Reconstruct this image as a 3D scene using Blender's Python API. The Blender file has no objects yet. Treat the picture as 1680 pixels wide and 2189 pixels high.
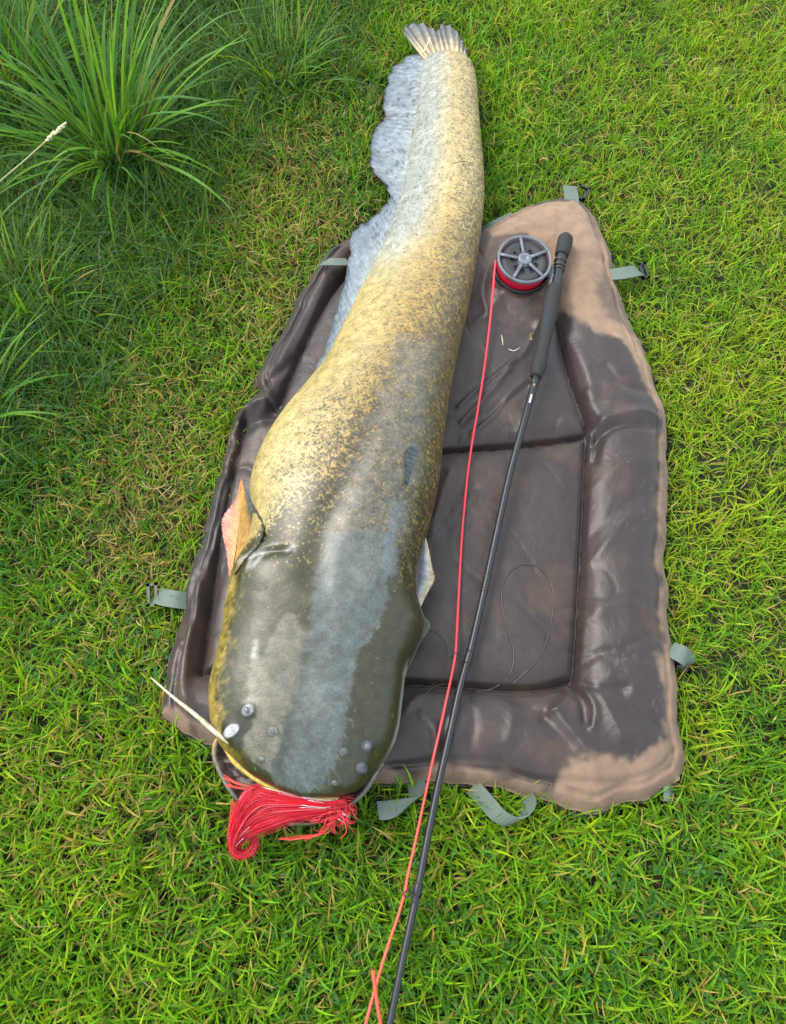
import bpy, math, random
import numpy as np
from mathutils import Vector

# ------------------------------------------------------------------ camera, sky, sun, exposure
CAM_H, TILT, VFOV = 1.22, math.radians(24.0), math.radians(66.0)
sc = bpy.context.scene
cd = bpy.data.cameras.new('camera'); cam = bpy.data.objects.new('camera', cd)
sc.collection.objects.link(cam); sc.camera = cam
cam.location = (0, 0, CAM_H); cam.rotation_euler = (TILT, 0, 0)
cd.sensor_fit = 'VERTICAL'; cd.angle = VFOV; cd.clip_start = 0.02; cd.clip_end = 1000
SUN_EL, SUN_AZ = math.radians(52), math.radians(-62)      # azimuth from +Y, clockwise; light from the left and a little behind the tail
w = bpy.data.worlds.new('World'); sc.world = w; w.use_nodes = True
nt = w.node_tree; nt.nodes.clear()
sky = nt.nodes.new('ShaderNodeTexSky'); sky.sky_type = 'NISHITA'; sky.sun_disc = False
sky.sun_elevation = SUN_EL; sky.sun_rotation = SUN_AZ; sky.dust_density = 3.0; sky.air_density = 1.0
hz = nt.nodes.new('ShaderNodeMix'); hz.data_type = 'RGBA'; hz.inputs[0].default_value = 0.55
hz.inputs[7].default_value = (8.4, 8.8, 9.2, 1)            # thin even cloud veil over the blue
bg = nt.nodes.new('ShaderNodeBackground'); bg.inputs[1].default_value = 0.12
wo = nt.nodes.new('ShaderNodeOutputWorld')
nt.links.new(sky.outputs[0], hz.inputs[6]); nt.links.new(hz.outputs[2], bg.inputs[0]); nt.links.new(bg.outputs[0], wo.inputs[0])
sd = bpy.data.lights.new('sun', 'SUN'); sun = bpy.data.objects.new('sun', sd); sc.collection.objects.link(sun)
sd.energy = 1.5; sd.angle = math.radians(30); sd.color = (1.0, 0.95, 0.86)
sdir = Vector((math.sin(SUN_AZ)*math.cos(SUN_EL), math.cos(SUN_AZ)*math.cos(SUN_EL), math.sin(SUN_EL)))
sun.rotation_euler = sdir.to_track_quat('Z', 'Y').to_euler(); sun.location = sdir*5
sc.view_settings.view_transform = 'Standard'; sc.view_settings.look = 'None'
sc.view_settings.exposure = 1.35; sc.view_settings.gamma = 1.0; sc.view_settings.use_curve_mapping = False
sc.cycles.max_bounces = 8; sc.cycles.transmission_bounces = 4

# ------------------------------------------------------------------ helpers
rng = np.random.default_rng(7); random.seed(7)
PW, PH = 1680.0, 2189.0
FP = (PH/2)/math.tan(VFOV/2)
st, ct = math.sin(TILT), math.cos(TILT)
def unproj(p, z=0.0):
    """photo pixel (1680 wide) -> world point on the level plane z"""
    p = np.atleast_2d(np.asarray(p, float)); a = (p[:, 0]-PW/2)/FP; b = (PH/2-p[:, 1])/FP
    d = np.stack([a, st+b*ct, -ct+b*st], 1); z = np.broadcast_to(z, a.shape)
    k = (z-CAM_H)/d[:, 2]
    return np.stack([d[:, 0]*k, d[:, 1]*k, z], 1)
def px(x, y, z=0.0): return unproj([(x, y)], z)[0]
def proj(P):
    P = np.asarray(P, float); v = P-np.array([0, 0, CAM_H])
    zc = v[:, 1]*st-v[:, 2]*ct
    return np.stack([PW/2+FP*v[:, 0]/zc, PH/2-FP*(v[:, 1]*ct+v[:, 2]*st)/zc], 1)
def mpp(x, y, z=0.0):
    P = px(x, y, z); return (P[1]*st-(P[2]-CAM_H)*ct)/FP
def sstep(a, b, x):
    t = np.clip((x-a)/(b-a), 0, 1); return t*t*(3-2*t)
TAB = np.random.default_rng(3).random((256, 256))
def vn(x, y, s=0):
    x = np.asarray(x)+s*17.31; y = np.asarray(y)+s*9.77
    i = np.floor(x).astype(int); j = np.floor(y).astype(int); fx = x-i; fy = y-j
    fx = fx*fx*(3-2*fx); fy = fy*fy*(3-2*fy)
    a = TAB[i & 255, j & 255]; b = TAB[(i+1) & 255, j & 255]; c = TAB[i & 255, (j+1) & 255]; d = TAB[(i+1) & 255, (j+1) & 255]
    return (a*(1-fx)+b*fx)*(1-fy)+(c*(1-fx)+d*fx)*fy
def fbm(x, y, s=0, o=4):
    r = 0; a = .5; t = 0
    for k in range(o): r = r+a*vn(x*2**k, y*2**k, s+k); t += a; a *= .55
    return r/t
def inpoly(P, poly):
    x, y = P[:, 0], P[:, 1]; ins = np.zeros(len(P), bool); n = len(poly)
    for i in range(n):
        x1, y1 = poly[i][:2]; x2, y2 = poly[(i+1) % n][:2]
        if y1 == y2: continue
        c = ((y1 > y) != (y2 > y)) & (x < (x2-x1)*(y-y1)/(y2-y1)+x1); ins ^= c
    return ins
def dline(P, L):
    """distance from points P to polyline L and the fraction along it"""
    best = np.full(len(P), 1e9); L = np.asarray(L)[:, :2]
    for a, b in zip(L[:-1], L[1:]):
        ab = b-a; t = np.clip(((P[:, :2]-a)@ab)/max(ab@ab, 1e-12), 0, 1)
        d = np.hypot(*(P[:, :2]-a-t[:, None]*ab).T); best = np.minimum(best, d)
    return best
def crom(C, n):
    """n points on a Catmull-Rom spline through C"""
    C = np.asarray(C, float); m = len(C)
    E = np.vstack([2*C[0]-C[1], C, 2*C[-1]-C[-2]]); t = np.linspace(0, m-1, n)
    i = np.clip(np.floor(t).astype(int), 0, m-2); f = (t-i)[:, None]
    p0, p1, p2, p3 = E[i], E[i+1], E[i+2], E[i+3]
    return .5*(2*p1+(p2-p0)*f+(2*p0-5*p1+4*p2-p3)*f**2+(3*p1-p0-3*p2+p3)*f**3)
def resamp(C, n):
    C = np.asarray(C, float); d = np.r_[0, np.cumsum(np.linalg.norm(np.diff(C, axis=0), axis=1))]
    t = np.linspace(0, d[-1], n); return np.stack([np.interp(t, d, C[:, k]) for k in range(C.shape[1])], 1)

col = sc.collection
def thing(name, label, cat, loc, group=None):
    o = bpy.data.objects.new(name, None); col.objects.link(o); o.location = loc
    o.empty_display_size = .05; o['label'] = label; o['category'] = cat
    if group: o['group'] = group
    return o
def root_loc(o):
    while o.parent: o = o.parent
    return np.array(o.location)
def mk(name, V, F, mat, parent=None, colr=None, smooth=True, kind=None):
    V = np.asarray(V, float)
    if parent is not None: V = V-root_loc(parent)
    me = bpy.data.meshes.new(name); 
    if isinstance(F, np.ndarray):
        k = F.shape[1]; me.vertices.add(len(V)); me.vertices.foreach_set('co', V.astype(np.float32).ravel())
        me.loops.add(F.size); me.loops.foreach_set('vertex_index', F.astype(np.int32).ravel())
        me.polygons.add(len(F)); me.polygons.foreach_set('loop_start', np.arange(0, F.size, k, dtype=np.int32))
        me.update(calc_edges=True)
    else:
        me.from_pydata(V.tolist(), [], [tuple(int(q) for q in f) for f in F])
    me.validate()
    me.polygons.foreach_set('use_smooth', np.full(len(me.polygons), smooth))
    if colr is not None:
        at = me.color_attributes.new('Col', 'FLOAT_COLOR', 'POINT'); c = np.asarray(colr, np.float32)
        if c.shape[1] == 3: c = np.c_[c, np.ones(len(c), np.float32)]
        at.data.foreach_set('color', c.ravel())
    me.materials.append(mat); o = bpy.data.objects.new(name, me); col.objects.link(o)
    if parent is not None: o.parent = parent
    if kind: o['kind'] = kind
    return o
def tag(o, label, cat, group=None):
    o['label'] = label; o['category'] = cat
    if group: o['group'] = group
    return o
def join(*VF):
    V = []; F = []; n = 0
    for v, f in VF:
        V.append(np.asarray(v, float)); F += [[i+n for i in q] for q in f]; n += len(v)
    return np.vstack(V), F
def grid_faces(nu, nv, wrap=False):
    i, j = np.meshgrid(np.arange(nu-1), np.arange(nv if wrap else nv-1), indexing='ij')
    j2 = (j+1) % nv
    return np.stack([i*nv+j, (i+1)*nv+j, (i+1)*nv+j2, i*nv+j2], -1).reshape(-1, 4)
def tube(P, r, n=10, cap=True, flat=1.0, up=None):
    P = np.asarray(P, float); m = len(P); r = np.broadcast_to(np.asarray(r, float), (m,))
    T = np.gradient(P, axis=0); T /= np.linalg.norm(T, axis=1)[:, None]+1e-12
    u = np.array([0, 0, 1.]) if up is None else np.asarray(up, float)
    A = np.cross(T, u); bad = np.linalg.norm(A, axis=1) < 1e-3; A[bad] = np.cross(T[bad], [1, 0, .01]); A /= np.linalg.norm(A, axis=1)[:, None]
    B = np.cross(A, T); th = np.arange(n)*2*np.pi/n
    V = P[:, None]+r[:, None, None]*(np.cos(th)[None, :, None]*A[:, None]+flat*np.sin(th)[None, :, None]*B[:, None])
    V = V.reshape(-1, 3); F = [list(f) for f in grid_faces(m, n, True)]
    if cap:
        F.append(list(range(n))); F.append(list(range((m-1)*n, m*n))[::-1])
    return V, F
def lathe(C, axis, prof, n=32, closed=False):
    """profile [(radius, height)] spun about axis through C"""
    C = np.asarray(C, float); ax = np.asarray(axis, float); ax = ax/np.linalg.norm(ax)
    a = np.cross(ax, [0, 1, 0]); a /= np.linalg.norm(a); b = np.cross(ax, a); th = np.arange(n)*2*np.pi/n
    V = [C+ax*h+r*(math.cos(t)*a+math.sin(t)*b) for r, h in prof for t in th]
    F = [list(f) for f in grid_faces(len(prof), n, True)]
    if closed:
        k = len(prof); F += [[(k-1)*n+j, j, (j+1) % n, (k-1)*n+(j+1) % n] for j in range(n)]
    else:
        F.append(list(range(n))[::-1]); F.append(list(range((len(prof)-1)*n, len(prof)*n)))
    return np.array(V), F
def ribbon(P, W, wd, th=.0016):
    """webbing: centre path P, width directions W, full width wd, thickness th"""
    P = np.asarray(P, float); W = np.asarray(W, float); W = W/np.linalg.norm(W, axis=1)[:, None]
    T = np.gradient(P, axis=0); N = np.cross(T, W); N /= np.linalg.norm(N, axis=1)[:, None]
    h = wd/2; V = np.stack([P-W*h-N*th/2, P+W*h-N*th/2, P+W*h+N*th/2, P-W*h+N*th/2], 1).reshape(-1, 3)
    F = [list(f) for f in grid_faces(len(P), 4, True)]; k = (len(P)-1)*4
    F += [[0, 1, 2, 3], [k+3, k+2, k+1, k]]
    return V, F
def boxv(c, sx, sy, sz, rz=0.0):
    x, y = np.array([math.cos(rz), math.sin(rz), 0]), np.array([-math.sin(rz), math.cos(rz), 0]); z = np.array([0, 0, 1.])
    V = [np.asarray(c)+x*a*sx/2+y*b*sy/2+z*d*sz/2 for d in (-1, 1) for a, b in ((-1, -1), (1, -1), (1, 1), (-1, 1))]
    return np.array(V), [[3, 2, 1, 0], [4, 5, 6, 7], [0, 1, 5, 4], [1, 2, 6, 5], [2, 3, 7, 6], [3, 0, 4, 7]]

# ------------------------------------------------------------------ materials
class NT:
    def __init__(s, name):
        s.m = bpy.data.materials.new(name); s.m.use_nodes = True; s.t = s.m.node_tree; s.b = s.t.nodes['Principled BSDF']; s.o = s.t.nodes['Material Output']
    def n(s, k, **kw):
        q = s.t.nodes.new('ShaderNode'+k)
        for a, b in kw.items(): setattr(q, a, b)
        return q
    def l(s, a, b): s.t.links.new(a, b)
    def noise(s, scale, detail=4, rough=.55, vec=None, dist=0):
        q = s.n('TexNoise'); q.inputs['Scale'].default_value = scale; q.inputs['Detail'].default_value = detail
        q.inputs['Roughness'].default_value = rough; q.inputs['Distortion'].default_value = dist
        if vec is None: vec = s.geo()
        s.l(vec, q.inputs['Vector']); return q
    def geo(s):
        if not hasattr(s, 'tc'): s.tc = s.n('TexCoord')
        return s.tc.outputs['Object']
    def ramp(s, src, stops):
        q = s.n('ValToRGB'); e = q.color_ramp.elements
        while len(e) < len(stops): e.new(.5)
        for k, (p, c) in enumerate(stops): e[k].position = p; e[k].color = (*c, 1) if len(c) == 3 else c
        s.l(src, q.inputs[0]); return q
    def mul(s, a, b, f=1.0, mode='MULTIPLY'):
        q = s.n('Mix', data_type='RGBA', blend_type=mode); q.inputs[0].default_value = f
        s.l(a, q.inputs[6]); s.l(b, q.inputs[7]); return q
    def bump(s, src, strength, dist=.001, prev=None):
        q = s.n('Bump'); q.inputs['Strength'].default_value = strength; q.inputs['Distance'].default_value = dist
        s.l(src, q.inputs['Height'])
        if prev is not None: s.l(prev.outputs[0], q.inputs['Normal'])
        return q
def simple(name, c, rough=.5, metal=0, spec=.5, var=.25, nscale=120, bump=0, bd=.0005):
    t = NT(name); nz = t.noise(nscale)
    r = t.ramp(nz.outputs['Fac'], [(.25, [x*(1-var) for x in c]), (.75, [min(1, x*(1+var)) for x in c])])
    t.l(r.outputs[0], t.b.inputs['Base Color']); t.b.inputs['Roughness'].default_value = rough; t.b.inputs['Metallic'].default_value = metal
    t.b.inputs['Specular IOR Level'].default_value = spec
    if bump: t.l(t.bump(nz.outputs['Fac'], bump, bd).outputs[0], t.b.inputs['Normal'])
    return t.m
def grass_mat(name, trans=.38, rough=.5):
    t = NT(name); a = t.n('Attribute', attribute_name='Col'); nz = t.noise(160, 2)
    r = t.ramp(nz.outputs['Fac'], [(.3, (.82, .85, .8)), (.7, (1.12, 1.08, 1.0))])
    m = t.mul(a.outputs['Color'], r.outputs[0]); t.l(m.outputs[2], t.b.inputs['Base Color'])
    t.b.inputs['Roughness'].default_value = rough; t.b.inputs['Specular IOR Level'].default_value = .22
    tr = t.n('BsdfTranslucent'); mx = t.n('MixShader'); mx.inputs[0].default_value = trans
    m2 = t.n('Mix', data_type='RGBA', blend_type='MULTIPLY'); m2.inputs[0].default_value = 1; m2.inputs[7].default_value = (1.25, 1.2, .6, 1)
    t.l(m.outputs[2], m2.inputs[6]); t.l(m2.outputs[2], tr.inputs['Color'])
    t.l(t.b.outputs[0], mx.inputs[1]); t.l(tr.outputs[0], mx.inputs[2]); t.l(mx.outputs[0], t.o.inputs['Surface'])
    return t.m
M = {}
M['grass'] = grass_mat('grass_blade'); M['straw'] = grass_mat('dry_grass', .2, .6)
# soil and moss below the blades, turf farther out
GZ_ = -.015
t = NT('soil'); n1 = t.noise(28, 6); n2 = t.noise(3, 3)
r1 = t.ramp(n1.outputs['Fac'], [(.3, (.008, .010, .003)), (.55, (.018, .022, .006)), (.75, (.04, .033, .014))])
n3 = t.noise(90, 6, .7); r3 = t.ramp(n3.outputs['Fac'], [(.3, (.020, .055, .004)), (.5, (.060, .150, .006)), (.7, (.130, .230, .010))])
ln = t.n('VectorMath', operation='DISTANCE'); ln.inputs[1].default_value = (0, .9, GZ_); t.l(t.geo(), ln.inputs[0]); fr = t.n('MapRange'); fr.inputs[1].default_value = 1.25; fr.inputs[2].default_value = 2.4; t.l(ln.outputs['Value'], fr.inputs[0])
gm = t.n('Mix', data_type='RGBA'); t.l(fr.outputs[0], gm.inputs[0]); t.l(r1.outputs[0], gm.inputs[6]); t.l(r3.outputs[0], gm.inputs[7])
t.l(gm.outputs[2], t.b.inputs['Base Color']); t.b.inputs['Roughness'].default_value = .95
t.l(t.bump(n1.outputs['Fac'], .8, .01).outputs[0], t.b.inputs['Normal']); M['soil'] = t.m
# nylon mat cover: attribute colour, alpha = dryness
t = NT('mat_nylon'); a = t.n('Attribute', attribute_name='Col')
n1 = t.noise(45, 5); n2 = t.noise(900, 2); wv = t.n('TexWave'); wv.inputs['Scale'].default_value = 700; t.l(t.geo(), wv.inputs['Vector'])
r1 = t.ramp(n1.outputs['Fac'], [(.3, (.80, .80, .80)), (.7, (1.18, 1.16, 1.15))])
m = t.mul(a.outputs['Color'], r1.outputs[0]); t.l(m.outputs[2], t.b.inputs['Base Color'])
mr = t.n('MapRange'); mr.inputs[3].default_value = .40; mr.inputs[4].default_value = .80; t.l(a.outputs['Alpha'], mr.inputs[0])
n3 = t.noise(9, 4); ma = t.n('Math', operation='MULTIPLY_ADD'); t.l(n3.outputs['Fac'], ma.inputs[0]); ma.inputs[1].default_value = .22; t.l(mr.outputs[0], ma.inputs[2])
sb = t.n('Math', operation='SUBTRACT'); t.l(ma.outputs[0], sb.inputs[0]); sb.inputs[1].default_value = .1; t.l(sb.outputs[0], t.b.inputs['Roughness'])
n4 = t.noise(14, 5, .6, dist=1.5); b0 = t.bump(n4.outputs['Fac'], .35, .006); b1 = t.bump(n1.outputs['Fac'], .22, .002, b0); b2 = t.bump(wv.outputs['Fac'], .10, .0004, b1); t.l(b2.outputs[0], t.b.inputs['Normal'])
t.b.inputs['Specular IOR Level'].default_value = .42; t.b.inputs['Sheen Weight'].default_value = .10; M['mat'] = t.m
# wet fish skin: attribute colour, alpha = gloss
def skin(name, mottle):
    t = NT(name); a = t.n('Attribute', attribute_name='Col'); n1 = t.noise(420, 3); n2 = t.noise(70, 5); src = a.outputs['Color']
    if mottle:
        d = t.n('Attribute', attribute_name='Dark'); g1 = t.noise(85, 5, .72, dist=.6); g2 = t.noise(210, 2, .6)
        av = t.n('Math', operation='MULTIPLY_ADD'); av.inputs[1].default_value = .55; t.l(g2.outputs['Fac'], av.inputs[0]); sc1 = t.n('Math', operation='MULTIPLY'); sc1.inputs[1].default_value = .45; t.l(g1.outputs['Fac'], sc1.inputs[0]); t.l(sc1.outputs[0], av.inputs[2])
        ct_ = t.n('Math', operation='MULTIPLY_ADD'); ct_.inputs[1].default_value = 3.4; ct_.inputs[2].default_value = .5-1.7; t.l(av.outputs[0], ct_.inputs[0])
        df = t.n('Math', operation='SUBTRACT'); t.l(d.outputs['Alpha'], df.inputs[0]); t.l(ct_.outputs[0], df.inputs[1])
        ss = t.n('MapRange', interpolation_type='SMOOTHSTEP'); ss.inputs[1].default_value = -.34; ss.inputs[2].default_value = .34; t.l(df.outputs[0], ss.inputs[0])
        mx = t.n('Mix', data_type='RGBA'); t.l(ss.outputs[0], mx.inputs[0]); t.l(a.outputs['Color'], mx.inputs[6]); t.l(d.outputs['Color'], mx.inputs[7]); src = mx.outputs[2]
    r1 = t.ramp(n1.outputs['Fac'], [(.3, (.72, .72, .72)), (.7, (1.25, 1.25, 1.22))])
    r2 = t.ramp(n2.outputs['Fac'], [(.32, (.70, .72, .66)), (.68, (1.28, 1.26, 1.20))]); m0 = t.mul(src, r2.outputs[0]); m = t.mul(m0.outputs[2], r1.outputs[0]); t.l(m.outputs[2], t.b.inputs['Base Color'])
    mr = t.n('MapRange'); mr.inputs[3].default_value = .58; mr.inputs[4].default_value = .27; t.l(a.outputs['Alpha'], mr.inputs[0]); t.l(mr.outputs[0], t.b.inputs['Roughness'])
    b1 = t.bump(n2.outputs['Fac'], .25, .002); b2 = t.bump(n1.outputs['Fac'], .18, .0006, b1); t.l(b2.outputs[0], t.b.inputs['Normal'])
    t.b.inputs['Specular IOR Level'].default_value = .5; return t.m
M['skin'] = skin('fin_skin', False); M['skin2'] = skin('fish_skin', True)
M['web'] = simple('green_webbing', (.085, .115, .095), .7, var=.2, nscale=500, bump=.4)
M['buckle'] = simple('black_plastic', (.012, .013, .014), .4)
M['blank'] = simple('rod_blank', (.012, .014, .018), .36, spec=.45)
M['foam'] = simple('black_foam', (.012, .013, .014), .8, var=.35, nscale=350, bump=.4, bd=.001)
M['seat'] = simple('reel_seat_metal', (.05, .055, .06), .3, metal=.8)
M['reel'] = simple('reel_grey', (.10, .115, .135), .42, spec=.5, nscale=60)
M['reeldark'] = simple('reel_black', (.012, .014, .018), .5)
M['mesh'] = simple('reel_backing', (.03, .032, .034), .7, var=.6, nscale=700, bump=.6)
M['line'] = simple('red_line', (.62, .035, .06), .45, var=.12)
M['linecoil'] = simple('red_line_coil', (.60, .008, .03), .45, var=.15, nscale=500)
M['orange'] = simple('orange_line', (.62, .07, .045), .45, var=.12)
M['nylon'] = simple('clear_leader', (.05, .042, .035), .3)
M['gold'] = simple('gold_print', (.25, .20, .05), .4)
M['white'] = simple('white_print', (.6, .62, .62), .5)
M['cream'] = simple('seed_head_cream', (.50, .46, .30), .8, var=.3, nscale=300)
M['stem'] = simple('dry_stem', (.30, .30, .13), .6)
M['flash'] = simple('silver_flash', (.75, .68, .68), .25, metal=.7)
M['hook'] = simple('hook_steel', (.45, .45, .47), .25, metal=1)
M['eye'] = simple('fish_eye', (.08, .085, .10), .25, spec=.5)
M['hair'] = None
t = NT('red_fibres'); a = t.n('Attribute', attribute_name='Col'); t.l(a.outputs['Color'], t.b.inputs['Base Color']); t.b.inputs['Roughness'].default_value = .35
M['hair'] = t.m

# ------------------------------------------------------------------ ground
GZ = -0.015
g = 40
V = []; nn = 25
xs = np.sign(np.linspace(-1, 1, nn))*np.abs(np.linspace(-1, 1, nn))**3*150
X, Y = np.meshgrid(xs, xs+1, indexing='ij'); Z = np.full(X.shape, GZ)
mk('lawn', np.stack([X, Y, Z], -1).reshape(-1, 3), grid_faces(nn, nn)[:, ::-1].copy(), M['soil'], kind='structure')

# ------------------------------------------------------------------ unhooking mat
MZ = .02
C_top = [(745, 508), (830, 520), (930, 515), (1025, 492), (1080, 462), (1140, 435), (1200, 424), (1240, 430), (1275, 465)]
C_right = [(1275, 465), (1300, 530), (1315, 600), (1345, 680), (1385, 760), (1410, 840), (1425, 900), (1428, 1000), (1425, 1100), (1425, 1200), (1431, 1300), (1440, 1400), (1450, 1480), (1448, 1540), (1463, 1585), (1468, 1618), (1462, 1646), (1449, 1668)]
C_bot = [(345, 1530), (400, 1568), (445, 1592), (560, 1630), (700, 1660), (800, 1675), (870, 1671), (960, 1668), (1060, 1682), (1150, 1707), (1230, 1730), (1280, 1733), (1350, 1715), (1405, 1697), (1430, 1684), (1449, 1668)]
C_left = [(745, 508), (690, 545), (650, 612), (612, 680), (580, 742), (545, 805), (553, 838), (505, 885), (480, 960), (440, 1110), (400, 1250), (370, 1380), (347, 1480), (345, 1530)]
NU, NV = 250, 340
def side(C, n): return resamp(crom(unproj(C, MZ)[:, :2], 400), n)
eT, eB, eL, eR = side(C_top, NU), side(C_bot, NU), side(C_left, NV), side(C_right, NV)
for e_, sd_n in ((eR, 3), (eB, 5), (eL, 7)):      # slightly wavy hem
    tn = np.gradient(e_, axis=0); tn /= np.linalg.norm(tn, axis=1)[:, None]+1e-9; q_ = np.linspace(0, 1, len(e_)); wv_ = ((fbm(q_*22, q_*0+.3, sd_n, 3)-.5)*.016)*np.minimum(1, 5*np.sin(np.pi*q_))
    e_ += np.stack([-tn[:, 1], tn[:, 0]], 1)*wv_[:, None]
u = np.linspace(0, 1, NU)[:, None, None]; v = np.linspace(0, 1, NV)[None, :, None]
P2 = (1-v)*eT[:, None]+v*eB[:, None]+(1-u)*eL[None]+u*eR[None]-((1-u)*(1-v)*eT[0]+u*(1-v)*eT[-1]+(1-u)*v*eB[0]+u*v*eB[-1])
G2 = P2.reshape(-1, 2)
matpoly = np.vstack([eT, eR[1:], eB[::-1][1:], eL[::-1][1:-1]])
def pl(*pts): return unproj(pts, .03)[:, :2]
de = np.minimum.reduce([dline(G2, e[::6] if True else e) for e in (np.vstack([eT, eT[-1:]]), np.vstack([eR, eR[-1:]]), np.vstack([eB, eB[-1:]]), np.vstack([eL, eL[-1:]]))])
seams = [pl((740, 985), (850, 975), (950, 966), (1100, 954), (1200, 943), (1252, 935)),
         pl((1165, 560), (1185, 650), (1197, 720), (1215, 800), (1238, 870), (1252, 915), (1250, 1000), (1243, 1150), (1235, 1300), (1226, 1430), (1222, 1462)),
         pl((430, 1440), (650, 1455), (865, 1462), (1000, 1470), (1100, 1476), (1165, 1472), (1222, 1455)),
         pl((520, 900), (470, 1150), (430, 1440)), pl((590, 880), (640, 760), (700, 640), (760, 560))]
ds = np.minimum.reduce([dline(G2, crom(s, 40)) for s in seams])
cen = inpoly(G2, np.vstack([seams[1][2:], seams[2][::-1], seams[3][::-1], seams[4]]))
mdist = np.minimum(de, ds)
_cp = np.vstack([seams[1][2:], seams[2][::-1], seams[3][::-1], seams[4]]); _cd = dline(G2, np.vstack([_cp, _cp[:1]])); cenw = sstep(-.03, .03, np.where(cen, _cd, -_cd))
W0 = G2
wx = W0[:, 0]+.02*(fbm(W0[:, 0]*9, W0[:, 1]*9, 1)-.5); wy = W0[:, 1]+.02*(fbm(W0[:, 0]*9, W0[:, 1]*9, 2)-.5)
h = .014+.026*(1-np.exp(-de/.018))
h = h+(.018-.013*cenw)*(1-np.exp(-np.minimum(mdist, .2)/.035))
h -= .016*np.exp(-(ds/.0048)**2)+.009*np.exp(-(ds/.020)**2)
hem = dline(G2, np.vstack([eR[::5], eB[::-1][::5]]))
h -= .006*np.exp(-((de-.020-.004*fbm(wx*14, wy*14, 6))/.0035)**2)
# creases and folds (px polyline, height, half width)
creases = [([(980, 880), (1010, 850), (1055, 815), (1095, 780)], .006, .004), ([(1005, 935), (1050, 900), (1090, 850), (1120, 825)], .006, .004), ([(970, 960), (990, 920), (1030, 890)], -.004, .005), ([(1150, 700), (1120, 760), (1090, 790)], .004, .006), ([(1040, 590), (1030, 640), (1040, 690)], .005, .007), ([(1060, 640), (1110, 660), (1150, 640)], .004, .007),
           ([(1205, 720), (1240, 790), (1262, 860)], .005, .012), ([(1290, 800), (1330, 840), (1400, 850)], -.004, .010), ([(1300, 560), (1305, 640), (1335, 710)], .004, .010), ([(1255, 1210), (1300, 1160), (1330, 1120)], .004, .010), ([(1250, 1330), (1300, 1300), (1390, 1310)], .004, .014), ([(1245, 1420), (1290, 1400), (1340, 1410)], -.004, .007),
           ([(1060, 1490), (1090, 1530), (1080, 1590)], .004, .010), ([(1000, 1500), (1010, 1550), (1000, 1610)], -.004, .008), ([(985, 915), (1035, 860), (1085, 800)], .007, .006), ([(1000, 925), (1060, 880), (1120, 835)], -.005, .008), ([(1020, 700), (1080, 640), (1110, 600)], .005, .010), ([(1110, 930), (1135, 880), (1150, 820)], .004, .008),
           ([(1226, 1462), (1250, 1490), (1264, 1525), (1258, 1560)], .008, .005), ([(1215, 1470), (1180, 1500), (1160, 1540)], -.008, .010),
           ([(1222, 1470), (1238, 1505), (1244, 1548)], -.008, .007), ([(1212, 1474), (1200, 1505), (1170, 1525)], .007, .005), ([(1230, 1462), (1275, 1478), (1330, 1475)], -.006, .006), ([(1270, 1480), (1300, 1540), (1320, 1580)], .007, .011), ([(1180, 1520), (1215, 1570), (1255, 1620)], .008, .012),
           ([(1320, 1490), (1380, 1540), (1430, 1580)], -.006, .007), ([(1100, 1500), (1160, 1540), (1210, 1590)], -.006, .014), ([(900, 1530), (925, 1560), (930, 1600)], .006, .008), ([(960, 1540), (970, 1580)], .005, .008),
           ([(870, 1520), (900, 1490), (960, 1490)], .006, .010), ([(840, 1636), (950, 1625), (1060, 1632), (1110, 1655), (1200, 1672), (1320, 1672), (1400, 1645), (1440, 1600)], -.007, .005),
           ([(1260, 930), (1300, 905), (1370, 895), (1410, 900)], .009, .009), ([(1265, 955), (1310, 925), (1390, 920)], -.009, .008), ([(1255, 910), (1275, 940), (1268, 990)], -.010, .007), ([(1280, 905), (1262, 880), (1250, 850)], .006, .008),
           ([(1240, 470), (1275, 520), (1300, 600), (1320, 690), (1350, 760)], -.007, .005), ([(1100, 470), (1170, 455), (1230, 465)], -.005, .006), ([(1180, 520), (1175, 470)], .004, .009), ([(1040, 560), (1060, 525), (1120, 500)], .005, .010),
           ([(1330, 1390), (1370, 1370), (1420, 1365)], -.003, .008), ([(1290, 1450), (1350, 1430), (1430, 1440)], .003, .012), ([(1260, 1050), (1320, 1010), (1420, 990)], .004, .018), ([(1260, 1150), (1330, 1090), (1420, 1060)], -.003, .014),
           ([(960, 1020), (940, 1080), (925, 1150)], .006, .012), ([(1000, 1020), (985, 1060)], .003, .010), ([(930, 1140), (960, 1090), (1010, 1050)], -.004, .010), ([(1220, 1300), (1190, 1310)], -.003, .005), ([(1220, 1340), (1195, 1345)], -.003, .005), ([(1222, 1390), (1190, 1400)], -.003, .005),
           ([(500, 890), (560, 870), (600, 880)], .016, .009), ([(490, 930), (545, 905), (590, 900)], -.012, .010), ([(545, 815), (575, 845), (570, 880)], .012, .008), ([(555, 840), (610, 790), (650, 740)], -.008, .008),
           ([(735, 520), (690, 580), (640, 680), (590, 780)], -.008, .006), ([(700, 600), (665, 690), (640, 760)], .008, .012), ([(470, 1010), (520, 1000), (540, 1010)], -.007, .008), ([(470, 1000), (450, 1100), (420, 1220), (390, 1360)], -.008, .007),
           ([(505, 960), (500, 1050), (470, 1160)], .007, .009), ([(430, 1250), (410, 1340), (400, 1450), (405, 1530)], .008, .010), ([(480, 1210), (450, 1300), (430, 1400)], -.006, .010), ([(385, 1390), (372, 1480), (380, 1550)], -.006, .007)]
for pts, a, wd in creases:
    d = dline(G2, crom(pl(*pts), 24)); h += a*.85*(.45*np.exp(-d/(wd*.9))+.55*np.exp(-(d/wd)**2))*sstep(0, .02, de)
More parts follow.
